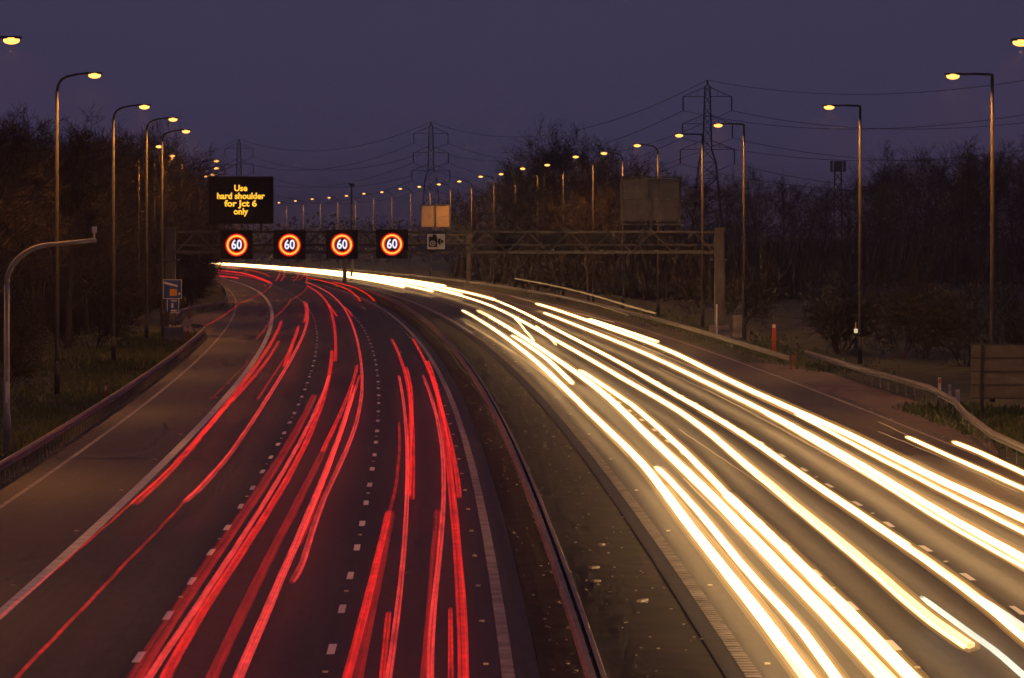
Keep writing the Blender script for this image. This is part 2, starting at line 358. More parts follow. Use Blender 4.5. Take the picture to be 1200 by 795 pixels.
for u, road, nm in ((LINES['TL']-0.42, road_l, 'left'), (LINES['RE']-0.40, road_l, 'mid'), (LINES['MB']+0.42, road_r, 'r'), (LINES['TR']+0.4, road_r, 'r2')):
    st = MB(); Y = 66
    while Y < 420: st.box(P(Y, u, 0.035), (0.11, 0.14, 0.035)); Y += 18 if nm != 'mid' else 9
    tag(st.build('edge_studs', M['reflector'], road), kind='stuff')
# leaves and scraps blown onto the central reservation and the gutters
st = MB()
for _ in range(700):
    Y = R.uniform(60, 260); u = R.choice([R.uniform(1.4, 4.7), R.uniform(1.4, 4.7), R.uniform(-14.2, -13.7), R.uniform(19.0, 19.5)])
    a = R.uniform(0, 6.28); s_ = R.uniform(0.02, 0.07)
    st.box(P(Y, u, 0.07), (s_, s_*R.uniform(0.4, 1), 0.02), Matrix.Rotation(a, 3, 'Z'))
for (x, y, w_) in ((696, 667, 0.28), (698, 683, 0.22), (668, 738, 0.12), (753, 706, 0.5), (705, 640, 0.2)):
    Y, u = pix(x, y, 0.06); st.box(P(Y, u, 0.10), (w_, 0.12, 0.05), Matrix.Rotation(R.uniform(0, 3), 3, 'Z'))
tag(st.build('windblown_litter', M['litter']), 'pale leaves and scraps of litter scattered on the road edges', 'litter', kind='stuff')

# ------------------------------------------------------------------ crash barriers
pm = MB(); pm.box((0, 0, 0.33), (0.06, 0.11, 0.70)); pm.box((0, 0, 0.02), (0.11, 0.16, 0.02)); POST = pm.mesh('post'); POST.materials.append(M['post_steel'])
W_PROF = [(0.00, -0.155), (0.035, -0.13), (0.075, -0.09), (0.075, -0.05), (0.02, -0.012), (0.02, 0.012), (0.075, 0.05), (0.075, 0.09), (0.035, 0.13), (0.00, 0.155)]
def rail_mesh(path, side, zc, off):
    m = MB()
    for i in range(len(path)-1):
        for k in range(len(W_PROF)-1):
            c = []
            for (pp, kk) in ((path[i], k), (path[i], k+1), (path[i+1], k+1), (path[i+1], k)):
                dx, dz = W_PROF[kk]; c.append(P(pp[0], pp[1]+side*(off+dx), zc+dz))
            m.quad(*c)
            c2 = [v+Vector((-side*0.012, 0, 0)) for v in c]
            m.quad(*c2[::-1])
    # top lip
    for i in range(len(path)-1):
        a0 = P(path[i][0], path[i][1]+side*(off-0.05), zc+0.157); a1 = P(path[i][0], path[i][1]+side*(off+0.03), zc+0.157)
        b0 = P(path[i+1][0], path[i+1][1]+side*(off-0.05), zc+0.157); b1_ = P(path[i+1][0], path[i+1][1]+side*(off+0.03), zc+0.157)
        m.quad(a0, a1, b1_, b0)
    return m
def dense(path, step=2.5):
    out = []
    for (a, b) in zip(path[:-1], path[1:]):
        n = max(1, int(abs(b[0]-a[0])/step))
        for i in range(n): t = i/n; out.append((a[0]+(b[0]-a[0])*t, a[1]+(b[1]-a[1])*t))
    out.append(path[-1]); return out
def barrier(path, sides, label, spacing=3.2, post_to=520, zc=0.62, off=0.05):
    d = dense(path); root = empty('crash_barrier', P(*path[0]))
    tag(root, label, 'crash barrier', 'steel crash barriers along the motorway')
    inv = Matrix.Translation(-root.location)
    for sd in sides:
        o = rail_mesh(d, sd, zc, off).build('rail', M['steel'], root); o.location = -root.location
    Y = min(path[0][0], path[-1][0])+0.4; Ym = max(path[0][0], path[-1][0]); dd = sorted(d)
    k = 0
    while Y < min(Ym, post_to):
        for (a, b) in zip(dd[:-1], dd[1:]):
            if a[0] <= Y <= b[0]:
                u = a[1]+(b[1]-a[1])*(Y-a[0])/max(1e-6, b[0]-a[0]); break
        link('post', POST, None, root, P(Y, u-(sides[0]*0.03 if len(sides) == 1 else 0))-root.location)
        Y += spacing; k += 1
    return root
barrier([(60, -14.45), (318, -14.5), (324, -14.9), (327, -15.8)], [1], 'grey steel crash barrier along the left verge, from the foreground to the refuge', zc=0.66, spacing=1.6)
barrier([(334, -18.0), (388, -18.0), (402, -17.2), (432, -14.6), (470, -14.5), (900, -14.5)], [1], 'grey steel crash barrier round the far side of the left refuge, beyond the blue signs', post_to=560)
barrier([(60, 2.15), (900, 2.15)], [-1, 1], 'double sided steel crash barrier running down the dark central reservation', post_to=430, spacing=2.4, off=0.09)
barrier([(250, 20.8), (900, 20.8)], [-1], 'grey steel crash barrier on the right verge, running past the gantry leg into the distance', post_to=520, zc=0.62)
barrier([(60, 19.7), (150, 19.6), (161, 19.9), (177, 21.0), (190, 22.2), (205, 23.0), (228, 22.7), (260, 22.7)], [-1], 'grey steel crash barrier curving round the right refuge in front of the large sign back', zc=0.66)
# orange reflector on the end of the right-hand barrier
m = MB(); m.box((0, 0, 0.75), (0.22, 0.06, 0.16)); m.box((0, 0.02, 0.36), (0.07, 0.05, 0.72)); o = m.build('barrier_end_marker', M['red_marker'], loc=P(249.5, 20.9))
tag(o, 'small red end marker on the near end of the right verge barrier', 'marker')

# ------------------------------------------------------------------ street lamps
lamp_light = bpy.data.lights.new('sodium_light', 'SPOT'); lamp_light.energy = LAMP_W; lamp_light.color = (1.0, 0.35, 0.065)
lamp_light.spot_size = math.radians(155); lamp_light.spot_blend = 0.5; lamp_light.shadow_soft_size = 0.0
LH = 15.3
def lamp_meshes(side, square):
    """side = direction the arm points (+1 right)"""
    c = MB(); c.tube([(0, 0, 0), (0, 0, 1.6)], 0.14, 10); c.tube([(0, 0, 1.6), (0, 0, 1.75), (0, 0, LH-(0.1 if square else 0.75))], [0.14, 0.105, 0.075], 10)
    a = MB()
    if square: a.tube([(0, 0, LH-0.12), (0, 0, LH), (side*0.06, 0, LH+0.04), (side*0.8, 0, LH+0.07), (side*1.45, 0, LH+0.06)], [0.075, 0.075, 0.07, 0.06, 0.055], 8)
    else: a.tube([(0, 0, LH-0.78), (side*0.06, 0, LH-0.45), (side*0.22, 0, LH-0.2), (side*0.5, 0, LH-0.05), (side*1.0, 0, LH+0.06), (side*1.5, 0, LH+0.1)], [0.075, 0.072, 0.066, 0.06, 0.055, 0.05], 8)
    zl = LH+(0.06 if square else 0.1)
    h = MB()   # lantern body: tapered canopy
    prof = [(1.36, 0.06, 0.05), (1.5, 0.10, 0.06), (1.75, 0.15, 0.065), (2.05, 0.14, 0.06), (2.22, 0.07, 0.04)]
    n0 = None
    for i in range(len(prof)-1):
        x0, w0, h0 = prof[i]; x1, w1, h1 = prof[i+1]
        f = lambda x, w, hh: [Vector((side*x, -w, zl-0.04)), Vector((side*x, -w*0.6, zl+hh)), Vector((side*x, w*0.6, zl+hh)), Vector((side*x, w, zl-0.04))]
        A, B = f(x0, w0, h0), f(x1, w1, h1)
        for k in range(4): m_ = h.quad(A[k], B[k], B[(k+1) % 4], A[(k+1) % 4])
    l = MB(); n = 12
    for i in range(n):                       # rounded glass refractor under the canopy
        for j in range(-3, 6):
            def q(i_, j_):
                an = 2*math.pi*i_/n; r = math.cos(j_*math.pi/12); zz = math.sin(j_*math.pi/12)
                return (side*(1.84+0.31*r*math.cos(an)), 0.19*r*math.sin(an), zl-0.10-0.15*zz)
            l.quad(q(i, j), q(i+1, j), q(i+1, j+1), q(i, j+1))
    out = []
    for mb, nm, mt in ((c, 'column', 'column'), (a, 'arm', 'dark_metal'), (h, 'lantern', 'dark_metal'), (l, 'lens', 'lens')):
        me = mb.mesh(nm, smooth=(nm in ('column', 'arm', 'lens'))); me.materials.append(M[mt]); out.append(me)
    return out, zl
LM = {(1, False): lamp_meshes(1, False), (-1, True): lamp_meshes(-1, True), (-1, False): lamp_meshes(-1, False)}
def street_lamp(Y, u, key, label, scale=1.0, rot=0.0):
    (c, a, h, l), zl = LM[key]
    root = empty('street_lamp', P(Y, u), rot); root.scale = (1, 1, scale)
    tag(root, label, 'street lamp', 'sodium street lamps along the motorway verges')
    link('column', c, None, root); link('arm', a, None, root)
    hd = link('lantern', h, None, root); link('lens', l, None, hd)
    lo = bpy.data.objects.new('lantern_light', lamp_light); COL.objects.link(lo); lo.parent = hd
    lo.location = (key[0]*1.82, 0, zl-0.34)
    return root
left = [(72, -18.6), (117, -18.6), (163, -18.0), (215, -18.4), (262, -18.3), (308, -18.3), (340, -18.3), (396, -22.0), (461, -22.0), (495, -17.4), (541, -17.2), (586, -17.2)]
left += [(586+44*k, -17.4) for k in range(1, 9)]
for i, (Y, u) in enumerate(left):
    street_lamp(Y, u, (1, False), 'tall sodium street lamp on the left verge, %s from the camera' % ORD[i], rot=R.uniform(-0.06, 0.06)+(0.9 if i == 7 else 0)*0, scale=R.uniform(0.99, 1.02))
right = [(70, 23.0), (117, 23.0), (163, 23.05), (206, 26.0), (261, 26.0)]
for x in (872, 823, 771, 730, 695, 660, 630, 604, 579): right.append((solve_Y(x, 24.0), 24.0))
Y = right[-1][0]
while Y < 1180: Y += 39; right.append((Y, 24.0))
for i, (Y, u) in enumerate(right):
    street_lamp(Y, u, (-1, i < 7), 'tall sodium street lamp on the right verge, %s from the camera' % ORD[i], rot=R.uniform(-0.06, 0.06), scale=R.uniform(0.985, 1.005))

# ------------------------------------------------------------------ light trails over the lanes
def trail(pts, kind, z, w, label, group, h=None, name='light_trail', uy=None):
    if uy is None:
        q = sorted([pix(x, y, z) for (x, y) in pts], reverse=True)
        if max(p[1] for p in pts) > 785 or max(p[0] for p in pts) >= 1199:
            (Ya, ua), (Yb, ub) = q[-2], q[-1]; s = (ua-ub)/max(1.0, Ya-Yb); s = max(-0.01, min(0.01, s))
            q.append((Yb-22, ub-s*22))
    else: q = sorted(uy, reverse=True)
    import numpy as np
    ya = np.array([p[0] for p in q]); ua = np.array([p[1] for p in q]); n = len(q)
    ta = 1.0/ya
    if n >= 5 and kind[0] != 'r':           # straight stretches with eased corners
        tg = np.linspace(ta[0], ta[-1], 201); ug = np.interp(tg, ta, ua); pad = 40
        lo = ug[0]+(ug[0]-ug[1:pad+1])[::-1]; hi = ug[-1]+(ug[-1]-ug[-pad-1:-1])[::-1]
        us = np.concatenate([lo, ug, hi])
        for _ in range(3): us = np.convolve(us, np.ones(13)/13.0, 'same')
        us = us[pad:-pad]; fu = lambda Y: float(np.interp(1.0/Y, tg, us))
    elif n >= 5:                              # drift across the lane as one smooth curve through the points
        co = np.polyfit(ta, ua, min(5, max(3, n//2))); fu = lambda Y: float(np.polyval(co, 1.0/Y))
    else: fu = lambda Y: float(np.interp(1.0/Y, ta, ua))
    ph = R.uniform(0, 6)
    def sample(Y1, Y0):
        out = []; Y = Y1
        while Y > Y0:
            out.append(Y); Y -= 1.6 if Y < 200 else 4.0
        out.append(Y0); return out
    h = h or w*0.55; Ya, Yb = q[0][0], q[-1][0]
    def strand(m, du, dz, ww, hh, cut0, cut1, k, wob):
        Ys_ = sample(Ya-(Ya-Yb)*cut0, Yb+(Ya-Yb)*cut1); nn = 6; base = len(m.v); Lc = 0
        P3 = [P(Y, fu(Y)+du+wob*0.006*math.sin(Y*0.23+ph+k*2), z+dz+(0.004 if kind[0] == 'w' else 0.008)*(math.sin(Y*0.9+ph+k)+0.7*math.sin(Y*0.37+2*ph))) for Y in Ys_]
        for i, p in enumerate(P3):
            e = min(1.0, 0.7+0.3*min(i, len(P3)-1-i))
            for j in range(nn):
                a = 2*math.pi*(j+0.5)/nn; m.v.append((p.x+math.cos(a)*ww/2*e, p.y, p.z+math.sin(a)*hh/2*e))
        for i in range(len(P3)-1):
            L2 = Lc+(P3[i+1]-P3[i]).length
            for j in range(nn):
                j2 = (j+1) % nn
                m.f.append((base+i*nn+j, base+i*nn+j2, base+(i+1)*nn+j2, base+(i+1)*nn+j)); x = k*7.3
                m.uv.append([(x+j/nn*0.1, Lc), (x+(j+1)/nn*0.1, Lc), (x+(j+1)/nn*0.1, L2), (x+j/nn*0.1, L2)])
            Lc = L2
    def bundle():
        m = MB()
        if w < 0.11 or kind == 'gold' or kind == 'white_c': strand(m, 0, 0, w, h, 0, 0, 0, 1); return m
        ns = 2 if w < 0.2 else 3
        if kind == 'white_a': ns = 2 if w < 0.19 else 3
        strand(m, 0, 0, w*0.92, h, 0, 0, 0, 0.5)
        for k in range(ns):
            du = ((k+0.5)/ns-0.5)*w*0.95+R.uniform(-.1, .1)*w
            strand(m, du, R.uniform(-.3, .3)*h, w*R.uniform(0.22, 0.42), h*0.6, R.choice([0, 0, R.uniform(0, 0.25)]), R.choice([0, 0, R.uniform(0, 0.2)]), k+1, 1)
        return m
    def tube(ww, hh):
        m = MB(); strand(m, 0, 0, ww, hh, 0, 0, 0, 0.5); return m
    root = bundle().build(name, M[kind], smooth=True)
    tag(root, label, 'light trail', group)
    if kind == 'white_a': gl = MB(); strand(gl, 0, 0, w*1.45, h*1.6, 0, 0, 0, 0.5); strand(gl, 0, 0, w*1.95, h*2.2, 0, 0, 1, 0.5); gl.build('glow', M['glow'], root, smooth=True)  # glow shells added to imitate the golden lens fringe round each streak
    return root
F, S, MD = 'fast lane by the central reservation', 'slow lane by the hard shoulder', 'middle lane'
RG = 'red tail light trails on the left carriageway'; WG = 'white headlight trails on the right carriageway'
RED = [
 ('red streak in the fast lane, starting highest on the lane\'s left side', 'red_a', .8, .19, [(458.8,397),(472,430.6),(481,470),(483,530),(482.7,585)]),
 ('bright pinkish red streak down the left half of the fast lane to the bottom edge', 'red_p', .7, .15, [(467,440),(474,480),(477.5,516),(476.7,597),(468,680),(456.7,795)]),
 ('short broad red streak merging into the left bundle of the fast lane', 'red_a', .9, .20, [(475.7,430),(481,453),(480,520),(478,580)]),
 ('thin red streak curving off the left of the fast lane bundle above the bottom fork', 'red_a', .8, .10, [(467.7,495),(468,530),(465,563),(456.7,600)]),
 ('broad red streak slanting to the bottom edge beside the right-hand dashes', 'red_a', .8, .20, [(455,600),(436.7,680),(420,743),(406.7,795)]),
 ('dim dark red streak just right of the one beside the right-hand dashes', 'red_d', .9, .20, [(460,600),(443,680),(430,743),(420,795)]),
 ('short thin red streak at the bottom left of the fast lane\'s pinkish streak', 'red_a', .8, .13, [(456,717),(448,795)]),
 ('red streak closest to the solid line of the central reservation at its top', 'red_a', .8, .18, [(483,397),(499.5,423),(507,451),(519.7,487),(527,516),(531.7,530),(538,583)]),
 ('rightmost broad red streak reaching the bottom edge in the fast lane', 'red_a', .8, .24, [(501,423),(512,460),(523,510),(527,563),(533,613),(540,680),(543,795)]),
 ('bright red streak bowing out and back in the right half of the fast lane', 'red_p', .7, .15, [(496,440),(507,473),(517,516),(521.7,563),(516.7,623),(510,697),(505,795)]),
 ('dim red streak on the left of the fast lane\'s bowing bright streak', 'red_d', .9, .22, [(512.7,598),(508,663),(498,795)]),
 ('short thin red streak at the bottom edge left of the rightmost broad one', 'red_a', .8, .11, [(527.7,713),(528,795)]),
 ('far red streak leaving the gantry towards the fast lane, upper left one', 'red_a', .8, .24, [(358.5,325),(388,332),(406,338.7),(422,353)]),
 ('far red streak nearest the central reservation just below the gantry', 'red_a', .8, .24, [(390,330.4),(415.5,337),(439,353)]),
 ('longest red streak, winding from below the gantry down the middle lane', 'red_p', .8, .17, [(359.5,331),(377,339.6),(393.5,350.6),(404.5,361.6),(413.6,383.6),(421,411),(424.5,436),(424,458),(418.8,484),(409.6,516),(398,545),(376.7,597),(353,655),(343,682)]),
 ('red streak bending into the middle lane left of the longest one', 'red_a', .8, .22, [(360,335),(377,348),(386,358),(391.6,385.5),(393.4,404),(392.5,423)]),
 ('short red spur off the bend at the top of the middle lane', 'red_a', .8, .18, [(385,357),(390,364),(395,371)]),
 ('short red spur beside the right-hand dashes at the top of the middle lane', 'red_a', .8, .16, [(404,360),(409,365),(413,371)]),
 ('red streak on the right of the left bundle in the middle lane', 'red_a', .8, .20, [(388.5,411),(386.6,443),(376.5,474.7),(361.8,506),(353,530),(330,576.7),(293,630),(233,723),(193,795)]),
 ('bright pinkish red streak in the centre of the middle lane\'s left bundle', 'red_p', .7, .16, [(386,440),(369,480),(348,530),(300,603),(250,677),(176,795)]),
 ('dim broad red streak along the left-hand dashes of the middle lane', 'red_d', .9, .26, [(369,463),(352,497),(335,530),(300,580),(250,657),(200,730),(160,795)]),
 ('red streak in the middle lane, upper left of its right bundle', 'red_a', .8, .18, [(418.8,428),(404,473),(384,516),(378,530)]),
 ('dim red streak on the left of the middle lane\'s right bundle', 'red_d', .9, .22, [(392,500),(378,530),(333,620),(283,717),(248,795)]),
 ('broad bright red streak of the middle lane\'s right bundle reaching the bottom edge', 'red_p', .7, .22, [(415,451),(395,516),(391.7,530),(353,620),(316.7,710),(278,795)]),
 ('red streak between the two strands of the middle lane\'s right bundle', 'red_a', .85, .12, [(421,440),(405,492),(397,516),(372,585),(350,640)]),
 ('red streak in the slow lane just right of the thick solid line', 'red_a', .8, .20, [(330,376.3),(318,400),(294,436),(283,452),(250,494),(217,530),(156.7,590)]),
 ('hair-thin red streak hugging the thick solid line to the left edge', 'red_a', .8, .07, [(218,532),(156.7,588),(117,622),(60,672),(0,724)]),
 ('red streak in the slow lane, second from the thick solid line', 'red_a', .8, .18, [(327,400),(303,435),(260,482),(219,528)]),
 ('thin dim red streak on the hard shoulder side of the thick solid line', 'red_d', .8, .10, [(306.7,408),(275,440),(246.7,468)]),
 ('bright red streak down the centre of the slow lane', 'red_p', .8, .18, [(360,355),(359.5,375),(346.7,408),(333,438),(300,492),(267,530),(218,588)]),
 ('hair-thin red streak crossing the slow lane to the bottom left corner', 'red_a', .8, .08, [(268,532),(218,588),(166.7,640),(133,673),(67,747),(17,795)]),
 ('short red streak left of the slow lane\'s bright one near its top', 'red_a', .8, .22, [(350,381.7),(343,402),(333,430)]),
 ('dim red streak in the slow lane fading out halfway to the dashes', 'red_d', .8, .16, [(343,402),(320,440),(301.7,468)]),
 ('short upright red streak at the top of the slow lane', 'red_a', .8, .2, [(356,353),(356.7,378)]),
 ('thin straight red streak cutting across the hard shoulder into the left refuge', 'red_d', 1.0, .16, [(317,333),(280,356),(241,382)]),
 ('thin dim red streak crossing the slow lane below the second speed signal', 'red_d', 1.0, .16, [(358.5,332),(340,352),(318,374.5),(300,398)]),
 ('thick red streak under the white band at the far left of the bend', 'red_a', .8, .5, [(254,316.6),(283,320),(303.5,326),(317,332)]),
 ('lowest short red streak at the far left of the bend', 'red_a', .8, .4, [(254,323),(279.6,326)]),
 ('red streak directly under the white band at the far bend', 'red_d', .8, .5, [(254,312),(285,315.7),(316,325)]),
 ('thin red streak between the two thicker ones at the far left bend', 'red_d', .8, .4, [(254,319.5),(290,324),(314,331)]),
]
for k, (x0, y0, x1, y1) in enumerate(((327,317.5,323,329.5), (333,317.5,329,329.5), (343,311,344,329.5), (350,311,351,328.5), (357,318,358.5,331))):
    RED.append(('short upright red streak under the second speed signal, %s from the left' % ORD[k], 'red_a', 3.5, .13, [(x0, y0), (x1, y1)]))
for (lab, kind, z, w, pts) in RED: trail(pts, kind, z, w, lab, RG)
WHT = [
 ('leftmost white streak of the fast lane, starting below the bend, to the bottom edge', 'white_a', .65, .24, [(542,364),(564,379),(588,393.6),(610,408),(632,426.7),(655,450),(710,503),(743,530),(800,607),(877,703),(947,795)]),
 ('short white strand on the right of the leftmost streak, ending mid-lane', 'white_a', .65, .2, [(600,393),(640,420),(671,450)]),
 ('white streak second from the left along the bottom edge', 'white_a', .65, .19, [(770,548),(800,578),(873,667),(933,730),(980,795)]),
 ('dim golden strand between the two leftmost white streaks at the bottom edge', 'gold', .7, .14, [(780,568),(800,593),(880,690),(960,795)]),
 ('broad white streak third from the left along the bottom edge', 'white_a', .65, .26, [(559.7,364),(582.6,379),(610,393.6),(637.7,412),(665,430),(702,454),(750,503),(800,547),(850,597),(927,677),(967,717),(1040,795)]),
 ('white streak fourth from the left along the bottom edge', 'white_a', .65, .22, [(850,578),(933,657),(1000,723),(1070,795)]),
 ('white strand on the upper right of the broad fast lane streak', 'white_a', .7, .22, [(680,434),(740,474),(800,527),(850,578)]),
 ('hair-thin golden streak left of the third white one, its upper piece', 'gold', .5, .05, [(800,560),(860,620),(917,680)]),
 ('hair-thin golden streak left of the third white one, its lower piece', 'gold', .5, .05, [(927,682),(1000,755),(1030,795)]),
 ('long white streak in the middle lane ending at a blunt tip near the corner', 'white_a', .65, .21, [(500,337),(537,344),(573,357),(603,373.4),(628.5,386),(656,403),(686,417),(732,446),(779.5,469.5),(800,484),(837,510),(853,527),(933,593),(1000,647),(1080,717),(1137,757)]),
 ('short thin white fork dropping from the middle lane streak, left one', 'white_a', .65, .12, [(603,373),(615,387),(626,400)]),
 ('short thin white fork dropping from the middle lane streak, right one', 'white_a', .65, .12, [(628,382),(640,392),(652,404.6)]),
 ('cool white streak starting right of the blunt tip and leaving the corner', 'white_c', .65, .15, [(1080,700),(1120,730),(1160,757),(1200,792)]),
 ('long white streak on the right side of the middle lane to the right edge', 'white_a', .65, .20, [(573,349.6),(610,368),(636,381),(665,395.5),(695,407),(750,440),(809,473),(867,505),(897,528),(967,577),(1033,620),(1100,667),(1150,703),(1200,747)]),
 ('short cool white streak beside the middle lane streak at the right edge', 'white_c', .65, .14, [(1148,700),(1200,734)]),
 ('broad white streak along the outer side of the slow lane, starting highest there', 'white_a', .65, .30, [(628.5,356),(656,364),(686,376),(720,388),(771,404),(823.6,431),(877,457),(993,508),(1040,532),(1100,562),(1200,608)]),
 ('broad white streak along the inner side of the slow lane', 'white_a', .65, .25, [(637.7,367),(665,379),(713,396),(794,432),(844,457),(900,484),(980,528),(1100,600),(1200,655)]),
 ('narrow white strand just below the inner slow lane streak', 'white_a', .6, .12, [(897,485),(980,534),(1100,609),(1200,665)]),
 ('white strand between the inner and outer slow lane streaks', 'white_a', .65, .16, [(933,485),(1013,528),(1100,573),(1200,624)]),
 ('short white strand on top of the outer slow lane streak near the barrier', 'white_a', .8, .2, [(690,374),(730,387),(771,401)]),
 ('white streak on the hard shoulder line, lower of the two at the right edge', 'white_a', .65, .16, [(1063,512),(1100,529),(1200,573)]),
 ('white streak on the hard shoulder line, upper of the two at the right edge', 'white_a', .65, .17, [(1117,518),(1147,530),(1200,555)]),
 ('hair-thin golden streak along the dashes below the slow lane streaks', 'gold', .5, .05, [(825,455),(880,484),(960,528),(1080,594),(1200,670)]),
 ('golden streak high above the slow lane beside the right barrier', 'gold', 2.5, .22, [(603,326.6),(665,338.6),(732,357.5),(768.5,367.6)]),
 ('thin golden streak above the start of the outer slow lane streak', 'gold', 1.6, .10, [(598,347),(628,355),(680,368),(720,378)]),
 ('thin golden streak low over the right edge of the slow lane', 'gold', 1.6, .10, [(640,344),(700,358),(737,370)]),
 ('thin golden streak in the middle of the road left of the forked streaks', 'gold', .4, .2, [(545,378),(575,396),(620,425),(660,458)]),
]
for (lab, kind, z, w, pts) in WHT: trail(pts, kind, z, w*(1.18 if kind == 'white_a' else 1.0), lab, WG)
thin = ((7.6, 92, 190, 'between the second and third white streaks of the fast lane'), (9.2, 96, 170, 'just right of the fast lane dashes'), (10.9, 100, 185, 'in the right half of the middle lane'),
        (12.9, 130, 240, 'right of the slow lane dashes'), (14.6, 120, 200, 'left of the hard shoulder line'), (16.6, 130, 168, 'nearest the hard shoulder streaks, inner one'), (17.1, 128, 176, 'nearest the hard shoulder streaks, outer one'),
        (6.0, 150, 330, 'along the left side of the fast lane'), (10.2, 210, 380, 'down the middle lane towards the far bend'))
for (u, a, b, lab) in thin: trail(None, 'gold', .45, .045, 'hair-thin pale gold streak '+lab, WG, uy=[(a, u), ((a+b)/2, u+R.uniform(-.15, .15)), (b, u+R.uniform(-.3, .3))])
FARW = [(13.9, 560, 1120, .45, 'uppermost white streak of the bright band round the far bend'), (12.6, 445, 1100, .42, 'second white streak from the top of the bright band round the far bend'),
        (11.2, 480, 1120, .42, 'third white streak from the top of the bright band round the far bend'), (9.3, 505, 1100, .45, 'fourth white streak from the top of the bright band round the far bend'),
        (7.9, 545, 1050, .45, 'lowest white streak of the bright band round the far bend')]
for (u, a, b, w, lab) in FARW: trail(None, 'white_a', .65, w, lab, WG, uy=[(a, u), ((a+b)/2, u+0.3), (b, u)])

# ------------------------------------------------------------------ text helper (lit lettering)
def text_mesh(s, size, bold=0.0, extrude=0.01):
    cu = bpy.data.curves.new('lettering', 'FONT'); cu.body = s; cu.size = size; cu.align_x = 'CENTER'; cu.align_y = 'CENTER'
    cu.offset = bold; cu.extrude = extrude; cu.resolution_u = 3
    o = bpy.data.objects.new('lettering_source', cu); COL.objects.link(o)
    bpy.context.view_layer.update()
    me = bpy.data.meshes.new_from_object(o.evaluated_get(bpy.context.evaluated_depsgraph_get()))
    bpy.data.objects.remove(o); bpy.data.curves.remove(cu)
    me.transform(Matrix.Rotation(math.radians(90), 4, 'X'))
    return me

# ------------------------------------------------------------------ gantry with signals
GY = 330.0
def px_x(x, Y=GY): return (x-600)*Y/FPX
def px_z(y, Y=GY): return CAMH-(y-YH)*Y/FPX
def gantry(Y, x0, x1, zb, zt, label, legw=0.5, bay=3.0, base=0.0):
    root = empty('sign_gantry', ((x0+x1)/2, Y, base)); tag(root, label, 'gantry', 'motorway sign gantries')
    cx = (x0+x1)/2; L = lambda v: (v[0]-cx, v[1]-Y, v[2]-base)
    for x in (x0, x1):
        m = MB(); m.box(L((x, Y, (zt+base)/2+0.1)), (legw, legw*1.1, zt-base+0.5)); o = m.build('leg', M['gantry'], root)
        m = MB(); m.box(L((x, Y, zb-0.55)), (legw+0.5, legw+0.6, 0.10)); m.build('flange', M['gantry'], o)
        m = MB(); m.box(L((x, Y, base+0.25)), (legw+0.7, legw+0.9, 0.7)); m.build('foundation', M['concrete'], o)
    for dy in (-0.45, 0.45):
        for z in (zb, zt):
            m = MB(); m.box(L((cx, Y+dy, z)), (x1-x0-legw, 0.17, 0.17)); m.build('chord', M['gantry'], root)
    n = int((x1-x0-legw)/bay); st = (x1-x0-legw)/n
    for dy in (-0.45, 0.45):
        for i in range(n):
            xa = x0+legw/2+i*st; xm = xa+st/2
            for (p, q) in (((xa, zb), (xm, zt)), ((xm, zt), (xa+st, zb))):
                m = MB(); m.bar(L((p[0], Y+dy, p[1])), L((q[0], Y+dy, q[1])), 0.085); m.build('brace', M['gantry'], root)
    for i in range(n+1):
        m = MB(); xa = x0+legw/2+i*st
        m.bar(L((xa, Y-0.45, zb)), L((xa, Y+0.45, zb)), 0.07); m.bar(L((xa, Y-0.45, zt)), L((xa, Y+0.45, zt)), 0.07); m.build('cross_member', M['gantry'], root)
    m = MB(); m.box(L((cx, Y+0.1, zb+0.12)), (x1-x0-legw-0.1, 0.5, 0.05)); m.box(L((cx, Y+0.3, zb+0.55)), (x1-x0-legw-0.1, 0.12, 0.16)); m.build('cable_tray', M['gantry'], root)
    return root
gantry(GY, px_x(200), px_x(843), px_z(296), px_z(272), 'long lattice gantry spanning both carriageways with speed signals', legw=0.72)
# speed signals
ring_y = MB(); ring_y.ring((0, 0, 0), 0.61, 0.74, 48); RY = ring_y.mesh('ring'); RY.materials.append(M['ring_yellow'])
ring_r = MB(); ring_r.ring((0, 0, 0), 0.74, 0.85, 48); ring_r.ring((0, 0, 0), 0.50, 0.61, 48); RR = ring_r.mesh('ring_edge'); RR.materials.append(M['ring_red'])
DG = text_mesh('60', 0.98, 0.022, 0.015); DG.materials.append(M['digit_white'])
hb = MB(); hb.box((0, 0, 0), (2.28, 0.5, 2.1)); hb.box((0, -0.255, 1.08), (2.36, 0.3, 0.06)); hb.box((-1.16, -0.2, 0), (0.06, 0.3, 2.1)); hb.box((1.16, -0.2, 0), (0.06, 0.3, 2.1))
HB = hb.mesh('housing'); HB.materials.append(M['sign_black'])
for k, (x, y, w_) in enumerate(((277.5, 287.3, 'over the hard shoulder, below the message board'), (339.5, 287.3, 'over the slow lane, second from the left'), (401, 287, 'over the middle lane, third from the left'), (459.5, 286.5, 'over the fast lane, rightmost of the four'))):
    Ys = GY-0.85; s = empty('speed_signal', (px_x(x, Ys), Ys, px_z(y, Ys)))
    tag(s, 'lit red ringed 60 speed signal '+w_, 'speed signal', 'lit 60 speed signals on the gantry')
    link('housing', HB, None, s)
    link('ring', RY, None, s, (0, -0.29, 0)); link('ring_edge', RR, None, s, (0, -0.285, 0))
    d = link('digits', DG, None, s, (0, -0.29, 0)); d.scale = (0.82, 1, 1.0)
